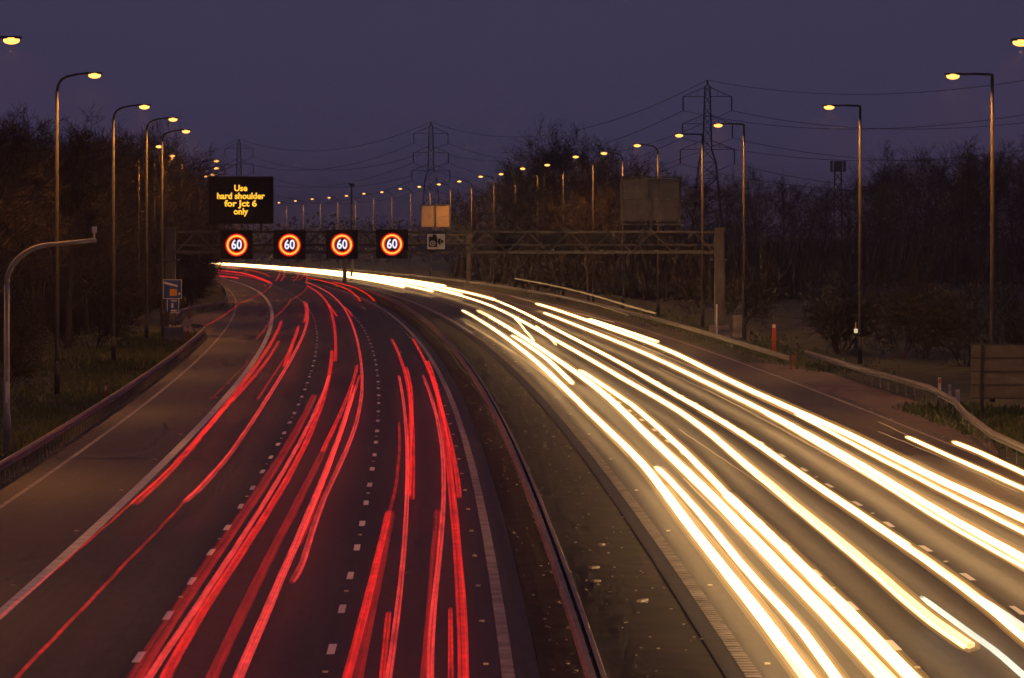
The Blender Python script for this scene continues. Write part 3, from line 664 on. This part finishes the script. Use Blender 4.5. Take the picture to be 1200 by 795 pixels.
# message board
Ys = GY-0.6; s = empty('message_board', (px_x(282.5, Ys), Ys, px_z(262.5, Ys)))
tag(s, 'black electronic message board with amber lettering on top of the gantry', 'message sign')
m = MB(); m.box((0, 0, 1.74), (4.8, 0.9, 3.48)); m.build('housing', M['sign_black'], s)
m = MB(); m.box((0, -0.50, 3.5), (4.9, 0.3, 0.08)); m.box((-2.42, -0.48, 1.74), (0.07, 0.2, 3.45)); m.box((2.42, -0.48, 1.74), (0.07, 0.2, 3.45)); m.build('hood', M['dark_metal'], s)
for x in (-1.5, 1.5):
    m = MB(); m.box((x, 0.1, -0.3), (0.18, 0.3, 0.66)); m.build('bracket', M['gantry'], s)
for (t, y, wpx) in (('Use', 221, 15.5), ('hard shoulder', 230.2, 56), ('for Jct 6', 239, 38), ('only', 248.3, 17)):
    me = text_mesh(t, 0.64, 0.022, 0.01); wd = max(v.co.x for v in me.vertices)-min(v.co.x for v in me.vertices)
    o = link('lettering', me, M['amber'], s, (0.0, -0.47, px_z(y, Ys)-s.location.z)); o.scale = (wpx*Ys/FPX/wd, 1, 1)
# speed camera sign
Ys = GY-0.75; s = empty('camera_sign', (px_x(511, Ys), Ys, px_z(283.3, Ys)))
tag(s, 'small white speed camera sign with black camera symbol on the gantry', 'sign')
m = MB(); m.box((0, 0.03, 0), (1.52, 0.06, 1.32)); m.build('backing', M['sign_black'], s)
m = MB(); m.box((0, -0.02, 0), (1.36, 0.03, 1.16)); m.build('panel', M['sign_white'], s)
m = MB(); m.box((-0.22, -0.045, -0.02), (0.62, 0.02, 0.78)); m.box((-0.10, -0.045, 0.44), (0.28, 0.02, 0.16))
n = len(m.v); m.quad((0.12, -0.055, -0.08), (0.32, -0.055, -0.3), (0.32, -0.055, 0.3), (0.12, -0.055, 0.12)); m.quad((0.37, -0.055, -0.18), (0.56, -0.055, -0.04), (0.56, -0.055, 0.04), (0.37, -0.055, 0.18)); m.build('camera_symbol', M['sign_black'], s)
m = MB(); m.ring((-0.26, -0.06, -0.14), 0.14, 0.21, 24); m.ring((-0.26, -0.06, -0.14), 0.0, 0.07, 16); m.build('lens_symbol', M['sign_white'], s)
# signals for the other carriageway, seen from behind
bb = MB(); bb.box((0, 0, 0), (1.75, 0.5, 1.65)); bb.box((0, -0.28, 0.3), (1.3, 0.06, 0.5)); bb.box((0, -0.28, -0.4), (1.3, 0.06, 0.4)); BB = bb.mesh('housing'); BB.materials.append(M['dark_metal'])
lb = MB(); lb.box((0, 0, 0), (0.22, 0.10, 0.12)); LB = lb.mesh('junction_box'); LB.materials.append(M['sign_white'])
for k, (x, y) in enumerate(((592, 283), (649, 283), (706, 284), (770, 284))):
    Ys = GY+0.95; s = empty('signal_back', (px_x(x, Ys), Ys, px_z(y, Ys)))
    tag(s, 'dark back of a signal over the right carriageway, %s from the left' % ORD[k], 'speed signal', 'backs of the signals over the right carriageway')
    link('housing', BB, None, s); link('junction_box', LB, None, s, (-0.05, -0.36, -0.66))
# back of the other message board
def board_back(name, Y, x0, x1, yt, yb, label, mat='sign_back'):
    w = px_x(x1, Y)-px_x(x0, Y); h = px_z(yt, Y)-px_z(yb, Y)
    s = empty(name, (px_x((x0+x1)/2, Y), Y, px_z(yb, Y))); tag(s, label, 'message sign', 'backs of message boards')
    nx, nz = 2, 2
    for i in range(nx):
        for k in range(nz):
            m = MB(); m.box((-w/2+0.12+(i+0.5)*(w-0.24)/nx, 0, 0.34+(k+0.5)*(h-0.5)/nz), ((w-0.24)/nx-0.05, 0.5, (h-0.5)/nz-0.03)); m.build('panel', M[mat], s)
    m = MB()
    for x in (-w/2+0.05, w/2-0.05): m.box((x, -0.05, h/2), (0.1, 0.62, h))
    m.box((0, -0.05, h-0.06), (w-0.2, 0.62, 0.12)); m.box((0, -0.05, 0.30), (w-0.2, 0.60, 0.07)); m.box((0, -0.12, 0.06), (w-0.2, 0.55, 0.10)); m.build('frame', M['gantry'], s)
    m = MB(); m.box((0, -0.32, h/2-0.25), (0.16, 0.12, h+0.4)); m.build('mast', M['gantry'], s)
    for x in (-w*0.3, w*0.22):
        m = MB(); m.box((x, -0.3, h+0.02), (0.28, 0.14, 0.08)); m.build('top_lug', M['sign_back'], s)
    return s
board_back('message_board', GY+0.4, 727, 798, 207, 264, 'large brown-grey back of a message board on the right half of the gantry')
# second gantry, over the right carriageway only
G2 = min(right, key=lambda q: abs(q[0]-612.0))[0]+5.0; zg = z0(G2)
x404, x549 = px_x(404, G2), px_x(549, G2)
gantry(G2, x404, x549, 5.9+zg, 7.2+zg, 'smaller far gantry over the right carriageway only, behind the long one', legw=0.55, base=zg)
board_back('message_board', G2-0.4, 493, 528, 240, 269, 'small orange-lit back of a message board on the far gantry', 'sign_back_lamp_tint')

# ------------------------------------------------------------------ roadside furniture
# unlit detector mast with a swept arm, left foreground
Y, u = 160.0, None
X0 = px_x(8, Y); s = empty('detector_mast', (X0, Y, 0)); tag(s, 'unlit curved-arm mast with small sensor in the left foreground', 'mast')
zt = px_z(281, Y)
m = MB(); m.tube([(0, 0, 0), (0, 0, 1.4), (0, 0, 1.5), (0, 0, zt-1.6)], [0.15, 0.15, 0.11, 0.10], 10); m.build('column', M['mast_paint'], s, smooth=True)
m = MB(); pts = []
for i in range(13):
    a = math.pi/2*i/12; pts.append((1.75*(1-math.cos(a)), 0, zt-1.62+1.45*math.sin(a)))
pts += [(2.4, 0, zt-0.10), (3.25, 0, zt-0.02)]
m.tube(pts, [0.10]*6+[0.09]*5+[0.08]*4, 10); m.build('arm', M['mast_paint'], s, smooth=True)
m = MB(); m.box((3.18, 0, zt+0.36), (0.16, 0.2, 0.22)); m.tube([(3.18, 0, zt), (3.18, 0, zt+0.3)], 0.03, 6); m.build('sensor', M['sign_white'], s)
m = MB(); m.box((0.02, -0.16, 2.25), (0.10, 0.02, 0.75)); m.build('number_plate', M['sign_white'], s)
# blue refuge signs
Y = 324.0
s = empty('refuge_sign', (px_x(202, Y), Y, z0(Y))); tag(s, 'pair of blue emergency refuge signs on a post by the left gantry leg', 'sign')
for dx in (-0.25, 0.25):
    m = MB(); m.tube([(dx, 0.06, 0), (dx, 0.06, px_z(328, Y))], 0.045, 8); m.build('post', M['column'], s)
w, h = 22*Y/FPX, 22.5*Y/FPX; zc = px_z(338.5, Y)
m = MB(); m.box((0, 0, zc), (w, 0.03, h)); b = m.build('upper_panel', M['sign_white'], s)
m = MB(); m.box((0, -0.02, zc), (w-0.09, 0.015, h-0.09)); m.build('blue_face', M['sign_blue'], b)
m = MB(); m.box((0.08, -0.034, zc-0.25), (0.52, 0.012, 0.50)); m.build('orange_square', M['sign_orange'], b)
m = MB(); m.quad((-0.6, -0.034, zc+0.55), (-0.6, -0.034, zc+0.40), (0.35, -0.034, zc+0.14), (0.40, -0.034, zc+0.30)); m.quad((0.44, -0.034, zc-0.42), (0.60, -0.034, zc-0.42), (0.60, -0.034, zc-0.26), (0.44, -0.034, zc-0.26)); m.build('white_arrow', M['sign_white'], b)
w, h = 14*Y/FPX, 17*Y/FPX; zc = px_z(358, Y)
m = MB(); m.box((0.05, 0, zc), (w, 0.03, h)); b = m.build('lower_panel', M['sign_white'], s)
m = MB(); m.box((0.05, -0.02, zc), (w-0.10, 0.015, h-0.10)); m.build('blue_face', M['sign_blue'], b)
m = MB(); m.box((0.0, -0.034, zc+0.02), (0.14, 0.012, 0.34)); m.box((0.12, -0.034, zc+0.36), (0.4, 0.012, 0.10)); m.box((0.12, -0.034, zc-0.36), (0.42, 0.012, 0.12)); m.build('white_symbol', M['sign_white'], b)
# dark cabinets and concrete plinth by the left gantry leg
def cabinet(x, Y, w, h, label, mat='cabinet', d=0.6):
    s = empty('roadside_cabinet', (px_x(x, Y), Y, 0)); tag(s, label, 'cabinet', 'roadside equipment cabinets')
    m = MB(); m.box((0, 0, h/2), (w, d, h)); m.build('body', M[mat], s)
    m = MB(); m.box((0, 0, h+0.03), (w+0.08, d+0.08, 0.06)); m.build('lid', M[mat], s)
    for sx in (-1, 1):
        m = MB(); m.box((sx*w/4, -d/2-0.012, h/2), (w/2-0.05, 0.02, h-0.14)); m.build('door', M[mat], s)
    return s
cabinet(194, 312, 0.6, 1.9, 'dark narrow cabinet beside the blue refuge signs', 'dark_metal')
cabinet(204, 309, 1.3, 0.95, 'low concrete-coloured cabinet below the blue refuge signs', 'concrete')
cabinet(866, 318, 0.85, 1.55, 'tall grey cabinet right of the right gantry leg', 'concrete')
cabinet(850, 316, 0.9, 0.6, 'low cabinet at the foot of the right gantry leg', 'concrete')
# pole coloured white for its reflection, and sensor box on the right leg
s = empty('pale_post', (px_x(840, 318), 318, 0)); tag(s, 'short post coloured pale for a reflection, in front of the right gantry leg', 'post')
m = MB(); m.tube([(0, 0, 0), (0, 0, 2.3)], 0.07, 8); m.build('shaft', M['sign_white'], s); m = MB(); m.tube([(0, 0, 2.3), (0, 0, 2.42)], [0.08, 0.05], 8); m.build('cap', M['sign_white'], s)
# marker posts
def marker(x, y, h, label, body, band, w=0.14):
    Y, u = pix(x, y, 0.0); s = empty('marker_post', P(Y, u)); tag(s, label, 'marker post', 'verge marker posts')
    m = MB(); m.box((0, 0, h/2), (w, 0.06, h)); m.build('shaft', M[body], s)
    m = MB(); m.box((0, -0.035, h-0.16), (w*0.8, 0.012, 0.2)); m.build('reflector', M[band], s)
marker(907, 417, 2.0, 'tall red and white marker post behind the right barrier end', 'red_marker', 'sign_white', 0.24)
marker(1101, 466, 0.95, 'white marker post behind the curve of the right barrier, leftmost of three', 'sign_white', 'red_marker')
marker(1113, 474, 0.9, 'white marker post behind the curve of the right barrier, middle of three', 'sign_white', 'reflector')
marker(1122, 482, 0.95, 'white marker post behind the curve of the right barrier, nearest of three', 'sign_white', 'reflector', 0.2)
marker(124, 478, 1.05, 'reddish marker post behind the left barrier, nearest one', 'red_marker', 'sign_white', 0.12)
marker(220, 402, 1.1, 'reddish marker post behind the left barrier near the blue signs', 'red_marker', 'sign_white', 0.14)
marker(222, 374, 1.2, 'red marker post at the far side of the left refuge', 'red_marker', 'sign_white', 0.14)
# glowing piece added for a bright reflection on the column behind the right refuge
Y, u = 260.6, 26.0
s = empty('column_glint', (px_x(1003, Y), Y, px_z(388, Y))); tag(s, 'small glowing piece for a pale reflection on the lamp column behind the right refuge', 'reflection')
m = MB(); m.tube([(0, 0, -0.12), (0, 0, 0.12)], [0.10, 0.12], 10); m.build('glint', emit_mat('pale_glint', (1.0, 0.85, 0.5), 0.7), s); m = MB(); m.box((0, 0, 0.32), (0.07, 0.07, 0.4)); m.build('bracket', M['sign_orange'], s)
# large sign seen from behind, right edge
Y = 186.0; xa = px_x(1138, Y); wsg = 4.6; zb, zt = px_z(467, Y), px_z(404, Y)
s = empty('large_sign_back', (xa+wsg/2, Y, 0)); tag(s, 'large grey back of a direction sign at the right edge', 'sign')
n = 4
for i in range(n):
    m = MB(); hh = (zt-zb)/n; m.box((0, 0, zb+hh*(i+0.5)), (wsg, 0.06, hh-0.035)); m.build('panel', M['sign_back'], s)
for i in range(n+1):
    m = MB(); m.box((0, -0.06, zb+hh*i), (wsg-0.03, 0.05, 0.055)); m.build('stiffener', M['dark_metal'], s)
for x in (-wsg/2+0.45, wsg/2-0.6):
    m = MB(); m.tube([(x, -0.14, 0), (x, -0.14, zt)], 0.07, 8); m.build('post', M['column'], s)
# CCTV mast far away
Y = 700.0; s = empty('camera_mast', (px_x(412, Y), Y, z0(Y))); tag(s, 'slim dark camera mast standing against the sky left of centre', 'mast')
zt = px_z(219, Y)-z0(Y)
m = MB(); m.tube([(0, 0, 0), (0, 0, zt)], [0.22, 0.14], 8); m.build('column', M['dark_metal'], s); m = MB(); m.box((0.1, 0, zt+0.25), (0.7, 0.5, 0.5)); m.box((-0.35, 0, zt+0.45), (0.3, 0.3, 0.25)); m.build('camera', M['dark_metal'], s)

# ------------------------------------------------------------------ pylons, wires, lattice tower
def pylon(Y, x, ytop, label, H=50.0):
    z = z0(Y)-0.3; top = px_z(ytop, Y); H = top-z; s = empty('pylon', (px_x(x, Y), Y, z)); tag(s, label, 'pylon', 'electricity pylons on the skyline')
    def hw(t): return 4.2*(1-t)**1.25+0.75*(1-t)+0.62 if t < 0.62 else 1.30-(t-0.62)*1.6
    lv = [0, .13, .25, .36, .46, .55, .62, .68, .74, .80, .86, .92, .97]
    for sx in (-1, 1):
        for sy in (-1, 1):
            m = MB(); m.tube([(sx*hw(t), sy*hw(t), H*t) for t in lv], 0.20, 5); m.build('leg', M['pylon'], s)
    m = MB()
    for a, b in zip(lv[:-1], lv[1:]):
        for sy in (-1, 1):
            for k in (-1, 1):
                m.bar((k*hw(a), sy*hw(a), H*a), (-k*hw(b), sy*hw(b), H*b), 0.13); m.bar((sy*hw(a), k*hw(a), H*a), (sy*hw(b), -k*hw(b), H*b), 0.13)
            m.bar((-hw(b), sy*hw(b), H*b), (hw(b), sy*hw(b), H*b), 0.13); m.bar((sy*hw(b), -hw(b), H*b), (sy*hw(b), hw(b), H*b), 0.13)
    m.build('bracing', M['pylon'], s)
    m = MB(); m.tube([(0, 0, H*0.97), (0, 0, H)], 0.35, 5); m.build('peak', M['pylon'], s)
    pts = []
    for t, L in ((0.62, 8.0), (0.76, 7.4), (0.91, 7.2)):
        for sx in (-1, 1):
            m = MB(); tip = (sx*L, 0, H*t)
            for sy in (-1, 1):
                m.bar((sx*hw(t), sy*hw(t), H*t), tip, 0.16); m.bar((sx*hw(t+.05), sy*hw(t+.05), H*(t+.05)), tip, 0.16)
            for q in (0.35, 0.65):
                m.bar((sx*(hw(t)+(L-hw(t))*q), 0, H*t), (sx*(hw(t)+(L-hw(t))*q), 0, H*t+H*.05*(1-q)), 0.12)
            a = m.build('cross_arm', M['pylon'], s)
            m = MB(); m.tube([(sx*L, 0, H*t), (sx*L, 0, H*t-4.2)], 0.20, 6); m.build('insulator', M['pylon'], a)
            pts.append(Vector((sx*L, 0, H*t-4.2))+s.location)
    pts.append(Vector((0, 0, H))+s.location)
    return pts
py3 = pylon(2250, 280, 163, 'faint leftmost pylon rising behind the message board')
py1 = pylon(1860, 505, 143, 'middle pylon above the small far sign board')
py2 = pylon(1306, 829, 94, 'tallest pylon, standing behind the right half of the gantry')
nxt = [p+Vector((96, -430, -1.0)) for p in py2]; prv = [p+Vector((-118, 520, 0.0)) for p in py3]
WN = ['lower left', 'lower right', 'middle left', 'middle right', 'upper left', 'upper right', 'topmost']
for (A, B, sag, lab) in ((py3, py1, 9, 'between the leftmost and middle pylons'), (py1, py2, 11, 'between the middle and tallest pylons'), (py2, nxt, 9, 'from the tallest pylon to the right edge'), (prv, py3, 9, 'from the leftmost pylon to the left behind the trees')):
    for k, (a, b) in enumerate(zip(A, B)):
        m = MB(); m.tube([a.lerp(b, i/24)-Vector((0, 0, sag*4*(i/24)*(1-i/24))) for i in range(25)], 0.09, 4)
        tag(m.build('power_line', M['pylon']), '%s power line %s' % (WN[k], lab), 'power line', 'overhead power lines')
Y = 1150.0; s = empty('lattice_tower', (px_x(982, Y), Y, z0(Y)-0.3)); H = px_z(188, Y)-s.location.z
tag(s, 'squat lattice mast with a square platform above the right-hand trees', 'tower')
for sx in (-1, 1):
    for sy in (-1, 1):
        m = MB(); m.tube([(sx*1.15, sy*1.15, 0), (sx*0.85, sy*0.85, H-3)], 0.14, 5); m.build('leg', M['pylon'], s)
m = MB(); k = 9
for i in range(k):
    za, zb_ = (H-3)*i/k, (H-3)*(i+1)/k
    for sy in (-1, 1):
        m.bar((-1.1, sy*1.0, za), (0.95, sy*0.95, zb_), 0.12); m.bar((1.1, sy*1.0, za), (-0.95, sy*0.95, zb_), 0.12); m.bar((sy*1.0, -1.1, za), (sy*0.95, 0.95, zb_), 0.12)
m.build('bracing', M['pylon'], s)
m = MB(); m.box((0, 0, H-2.9), (3.6, 3.6, 0.2)); m.box((0, 0, H-1.5), (2.2, 2.2, 2.6))
for sx in (-1, 1):
    for sy in (-1, 1): m.box((sx*1.7, sy*1.7, H-1.6), (0.4, 0.4, 2.9))
m.build('platform', M['pylon'], s)

# ------------------------------------------------------------------ bare winter trees
def grow_tree(seed, H, spread, bush=False, dens=1.0):
    r = random.Random(seed); tr, cr = MB(), MB()
    def limb(p, d, L, rad, lev, upt):
        n = (7, 5, 4, 3, 2)[lev]; pts = [p]; rads = [rad]; dd = d.copy()
        for i in range(n):
            dd = (dd+Vector((r.uniform(-1, 1), r.uniform(-1, 1), r.uniform(-0.7, 0.7)))*(0.10, 0.20, 0.26, 0.30, 0.34)[lev]+Vector((0, 0, upt))).normalized()
            p = p+dd*(L/n); pts.append(p); rads.append(max(0.011, rad*(1-0.72*(i+1)/n)))
        (tr if lev <= 1 else cr).tube(pts, rads, (7, 5, 4, 3, 3)[lev], caps=False)
        if lev >= 4: return
        nb = int(((15, 7, 6, 6)[lev] if not bush else (5, 6, 6, 5)[lev])*dens+r.random())
        for k in range(nb):
            t = (r.uniform(0.22, 1.0) if lev == 0 else r.uniform(0.18, 1.0))
            if k == 0: t = 1.0
            f = t*n; i = min(n-1, int(f)); q = pts[i].lerp(pts[i+1], f-i); ax = (pts[i+1]-pts[i]).normalized()
            side = ax.orthogonal().normalized(); side.rotate(Matrix.Rotation(r.uniform(0, 6.283), 3, ax))
            ang = math.radians(r.uniform(28, 62)) if k else math.radians(10)
            nd = (ax*math.cos(ang)+side*math.sin(ang)).normalized()
            if lev == 0: ln = L*spread*(1.05-0.55*t)*r.uniform(0.8, 1.2)
            else: ln = L*r.uniform(0.42, 0.66)
            limb(q, nd, ln, max(0.013, rads[i]*r.uniform(0.42, 0.62)), lev+1, 0.05 if lev < 2 else 0.02)
    if bush:
        for k in range(6):
            a = r.uniform(0, 6.283); limb(Vector((math.cos(a)*0.3, math.sin(a)*0.3, 0)), Vector((math.cos(a)*0.5, math.sin(a)*0.5, 1)).normalized(), H*r.uniform(0.6, 0.9), 0.05, 1, 0.03)
    else: limb(Vector((0, 0, -0.2)), Vector((r.uniform(-.05, .05), r.uniform(-.05, .05), 1)).normalized(), H*0.86, H*0.016, 0, 0.04)
    zs_ = sorted(v[2] for v in cr.v); zt_ = zs_[int(len(zs_)*(0.94 if not bush else 0.98))]; kz = H/zt_
    for mb in (tr, cr): mb.v = [(v[0]*kz, v[1]*kz, v[2]*kz) for v in mb.v]
    a = tr.mesh('trunk'); b = cr.mesh('crown'); a.materials.append(M['bark']); b.materials.append(M['bush'] if bush else M['twig']); return a, b
TREES = [grow_tree(11+k, 14.0, sp, dens=dn) for k, (sp, dn) in enumerate(((0.50, 1.0), (0.60, 1.0), (0.42, 1.05), (0.66, 0.95), (0.36, 1.0)))]
TLOOK = ['rounded', 'broad', 'narrow', 'spreading', 'slender']
BUSHES = [grow_tree(31+k, 4.0, 0.5, bush=True, dens=1.15) for k in range(3)]
def tree(X, Y, h, k, label, group, bush=False, zoff=-0.2):
    a, b = (BUSHES if bush else TREES)[k]
    s = empty('bush' if bush else 'bare_tree', (X, Y, z0(Y)+zoff), R.uniform(0, 6.28)); sc = h/(4.0 if bush else 14.0)
    s.scale = (sc*R.uniform(0.9, 1.15), sc*R.uniform(0.9, 1.15), sc)
    tag(s, label, 'bush' if bush else 'tree', group); link('trunk', a, None, s); link('crown', b, None, s); return s
def px_tree(x, Y, ytop): return px_x(x, Y), px_z(ytop, Y)-z0(Y)
# left wood: (photo column, distance, photo row of the top)
LT = [(-30, 262, 165), (8, 272, 150), (38, 300, 152), (78, 284, 158), (104, 318, 168), (-8, 330, 158), (58, 352, 164), (24, 380, 168), (130, 392, 176), (90, 404, 172), (150, 440, 166), (176, 455, 160),
      (122, 470, 178), (200, 470, 176), (160, 520, 176), (222, 478, 196), (186, 560, 176), (238, 500, 226), (210, 600, 188), (140, 600, 188), (60, 470, 176), (20, 520, 176), (96, 560, 180), (232, 560, 216), (-20, 430, 165)]
LT.sort()
for i, (x, Y, yt) in enumerate(LT):
    X, h = px_tree(x, Y, yt); k = (i*3+i//4) % 5
    tree(X, Y, h, k, '%s bare tree in the wood on the left, %s from the left edge' % (TLOOK[k], ORD[i]), 'bare trees in the left-hand wood')
CT = [(540, 760, 232), (560, 720, 226), (580, 690, 218), (598, 640, 208), (612, 600, 196), (628, 585, 186), (645, 560, 166), (664, 570, 170), (684, 545, 184), (705, 560, 188), (724, 540, 180), (742, 500, 204), (760, 520, 206), (792, 480, 214), (812, 500, 218), (620, 520, 214), (655, 480, 212), (690, 470, 214)]
CT.sort()
for i, (x, Y, yt) in enumerate(CT):
    X, h = px_tree(x, Y, yt); k = (i*2+i//3) % 5
    tree(X, Y, h, k, '%s bare tree behind the gantry\'s right half, %s from the left of that clump' % (TLOOK[k], ORD[i]), 'bare trees behind the gantry')
RT = [(846, 620, 214), (868, 560, 226), (890, 600, 206), (918, 640, 218), (944, 580, 226), (966, 620, 222), (992, 540, 222), (1018, 500, 212), (1042, 470, 188), (1066, 460, 188), (1092, 480, 198), (1118, 450, 178), (1142, 470, 186), (1168, 450, 184), (1192, 440, 182), (1218, 450, 180), (1030, 560, 205), (1080, 540, 205), (1155, 540, 200), (1130, 520, 205), (1205, 520, 205)]
RT = [(x, Y+190, yt) for (x, Y, yt) in RT]; RT.sort()
for i, (x, Y, yt) in enumerate(RT):
    X, h = px_tree(x, Y, yt); k = (i*2+1+i//4) % 5
    tree(X, Y, h, k, '%s bare tree on the dark right skyline, %s from its left end' % (TLOOK[k], ORD[i]), 'bare trees on the right-hand skyline')
# bushes along the verges
BL = []
for i in range(26): BL.append((R.uniform(-27, -21), R.uniform(215, 430), R.uniform(2.5, 5.5)))
for i in range(24): BL.append((R.uniform(-22.0, -18.0), R.uniform(436, 640), R.uniform(4.0, 7.5)))
BL.sort(key=lambda b: b[1])
for i, (u, Y, h) in enumerate(BL):
    tree(u+g(Y), Y, h, i % 3, 'leafless bush at the foot of the left-hand wood, %s from the near end' % ORD[i], 'leafless bushes along the left verge', True)
BRS = []
for i in range(22): BRS.append((R.uniform(26, 32), R.uniform(290, 620), R.uniform(2.5, 5.0)))
for i in range(4): BRS.append((R.uniform(29, 36), R.uniform(225, 300), R.uniform(3.0, 6.0)))
BRS.sort(key=lambda b: b[1])
for i, (u, Y, h) in enumerate(BRS):
    tree(u+g(Y), Y, h, i % 3, 'leafless bush behind the right verge barrier, %s from the near end' % ORD[i], 'leafless bushes along the right verge', True)
for (x, Y, yt, lab) in ((985, 285, 322, 'small warm-lit leafless tree left of the refuge lamp column'), (1055, 275, 318, 'small warm-lit leafless tree right of the refuge lamp column'), (1196, 240, 365, 'small warm-lit leafless bush above the large sign back')):
    X, h = px_tree(x, Y, yt); tree(X, Y, h, 0, lab, 'small leafless trees behind the right refuge', True)

# undergrowth and distant woodland that read as one mass
def mass(name, n, place, label, mat, clump=0.0):
    m = MB()
    for _ in range(n):
        X, Y, h, w = place(); z = z0(Y)-0.4; a = R.uniform(0, 3.14); dx, dy = math.cos(a)*w, math.sin(a)*w; lean = R.uniform(-0.25, 0.25)*h
        if clump:
            zc = z+h*R.random(); v = [Vector((X+R.uniform(-1, 1)*w, Y+R.uniform(-1, 1)*w, zc+R.uniform(-0.8, 0.8)*w)) for _k in range(3)]; m.tri(*v); continue
        b0 = h*R.uniform(0.0, 0.35)
        m.tri((X-dx, Y-dy, z+b0), (X+dx, Y+dy, z+b0), (X+lean, Y+lean*0.3, z+h))
    tag(m.build(name, mat), label, 'woodland', kind='stuff')
def pl_left():
    Y = R.uniform(230, 720); u = -R.uniform(28, 60) if Y < 430 else -R.uniform(20, 58)
    return u+g(Y), Y, R.uniform(2, 8.0), R.uniform(0.15, 0.5)
mass('left_undergrowth', 9000, pl_left, 'dense dark undergrowth filling the left-hand wood', M['wood_mass'])
def pl_right():
    Y = R.uniform(470, 760); u = R.uniform(30, 48)
    return u+g(Y), Y, R.uniform(1.5, 7), R.uniform(0.15, 0.5)
mass('verge_undergrowth', 6000, pl_right, 'dark undergrowth below the trees behind the gantry', M['wood_mass'])
def pl_field():
    Y = R.uniform(640, 900); X = R.uniform(30, 140)
    return X, Y, R.uniform(2, 8), R.uniform(0.15, 0.5)
mass('field_hedges', 9000, pl_field, 'dark hedgerow mass below the right skyline trees', M['wood_mass'])
def pl_far():
    Y = R.uniform(1250, 2300); X = R.uniform(-420, 420)
    h = 9+5*math.sin(X*0.021+Y*0.01)+3*math.sin(X*0.07); return X, Y, max(3, h*0.9+R.uniform(-0.6, 0.6)), R.uniform(0.6, 1.5)
mass('distant_woodland', 45000, pl_far, 'low distant woodland along the horizon', M['wood_mass'], 1)
# rough grass on the near verges
gm = MB()
def tuft(Y, u):
    b = P(Y, u, (bump_l if u < 0 else bump_r)(Y, u)-0.02)
    for _ in range(3):
        a = R.uniform(0, 6.28); h = R.uniform(0.10, 0.38); w = R.uniform(0.02, 0.05); l = Vector((R.uniform(-.15, .15), R.uniform(-.15, .15), h))
        d = Vector((math.cos(a)*w, math.sin(a)*w, 0)); o = Vector((R.uniform(-.2, .2), R.uniform(-.2, .2), 0)); gm.tri(b+o-d, b+o+d, b+o+l)
for _ in range(9000): tuft(R.uniform(130, 330), -14.7-abs(R.gauss(0, 5)))
for _ in range(4500): tuft(R.uniform(135, 200), 20.6+abs(R.gauss(0, 5)))
for _ in range(2500): tuft(R.uniform(245, 420), 21.3+abs(R.gauss(0, 2.5)))
tag(gm.build('verge_grass', M['grass']), 'rough short grass on the motorway verges', 'grass', kind='stuff')

# ------------------------------------------------------------------ evening haze
m = MB(); m.box((0, 6950, 30), (10200, 14200, 72)); hz = m.build('haze', None)
hm = bpy.data.materials.new('haze_air'); hm.use_nodes = True; t = hm.node_tree; t.nodes.clear()
pv = t.nodes.new('ShaderNodeVolumePrincipled'); ho = t.nodes.new('ShaderNodeOutputMaterial')
pv.inputs['Color'].default_value = (0.92, 0.92, 0.95, 1); pv.inputs['Density'].default_value = 0.00015; pv.inputs['Anisotropy'].default_value = 0.45
t.links.new(pv.outputs[0], ho.inputs['Volume']); hz.data.materials.append(hm)
tag(hz, 'thin dusk haze hanging over the whole motorway', 'haze', kind='stuff')
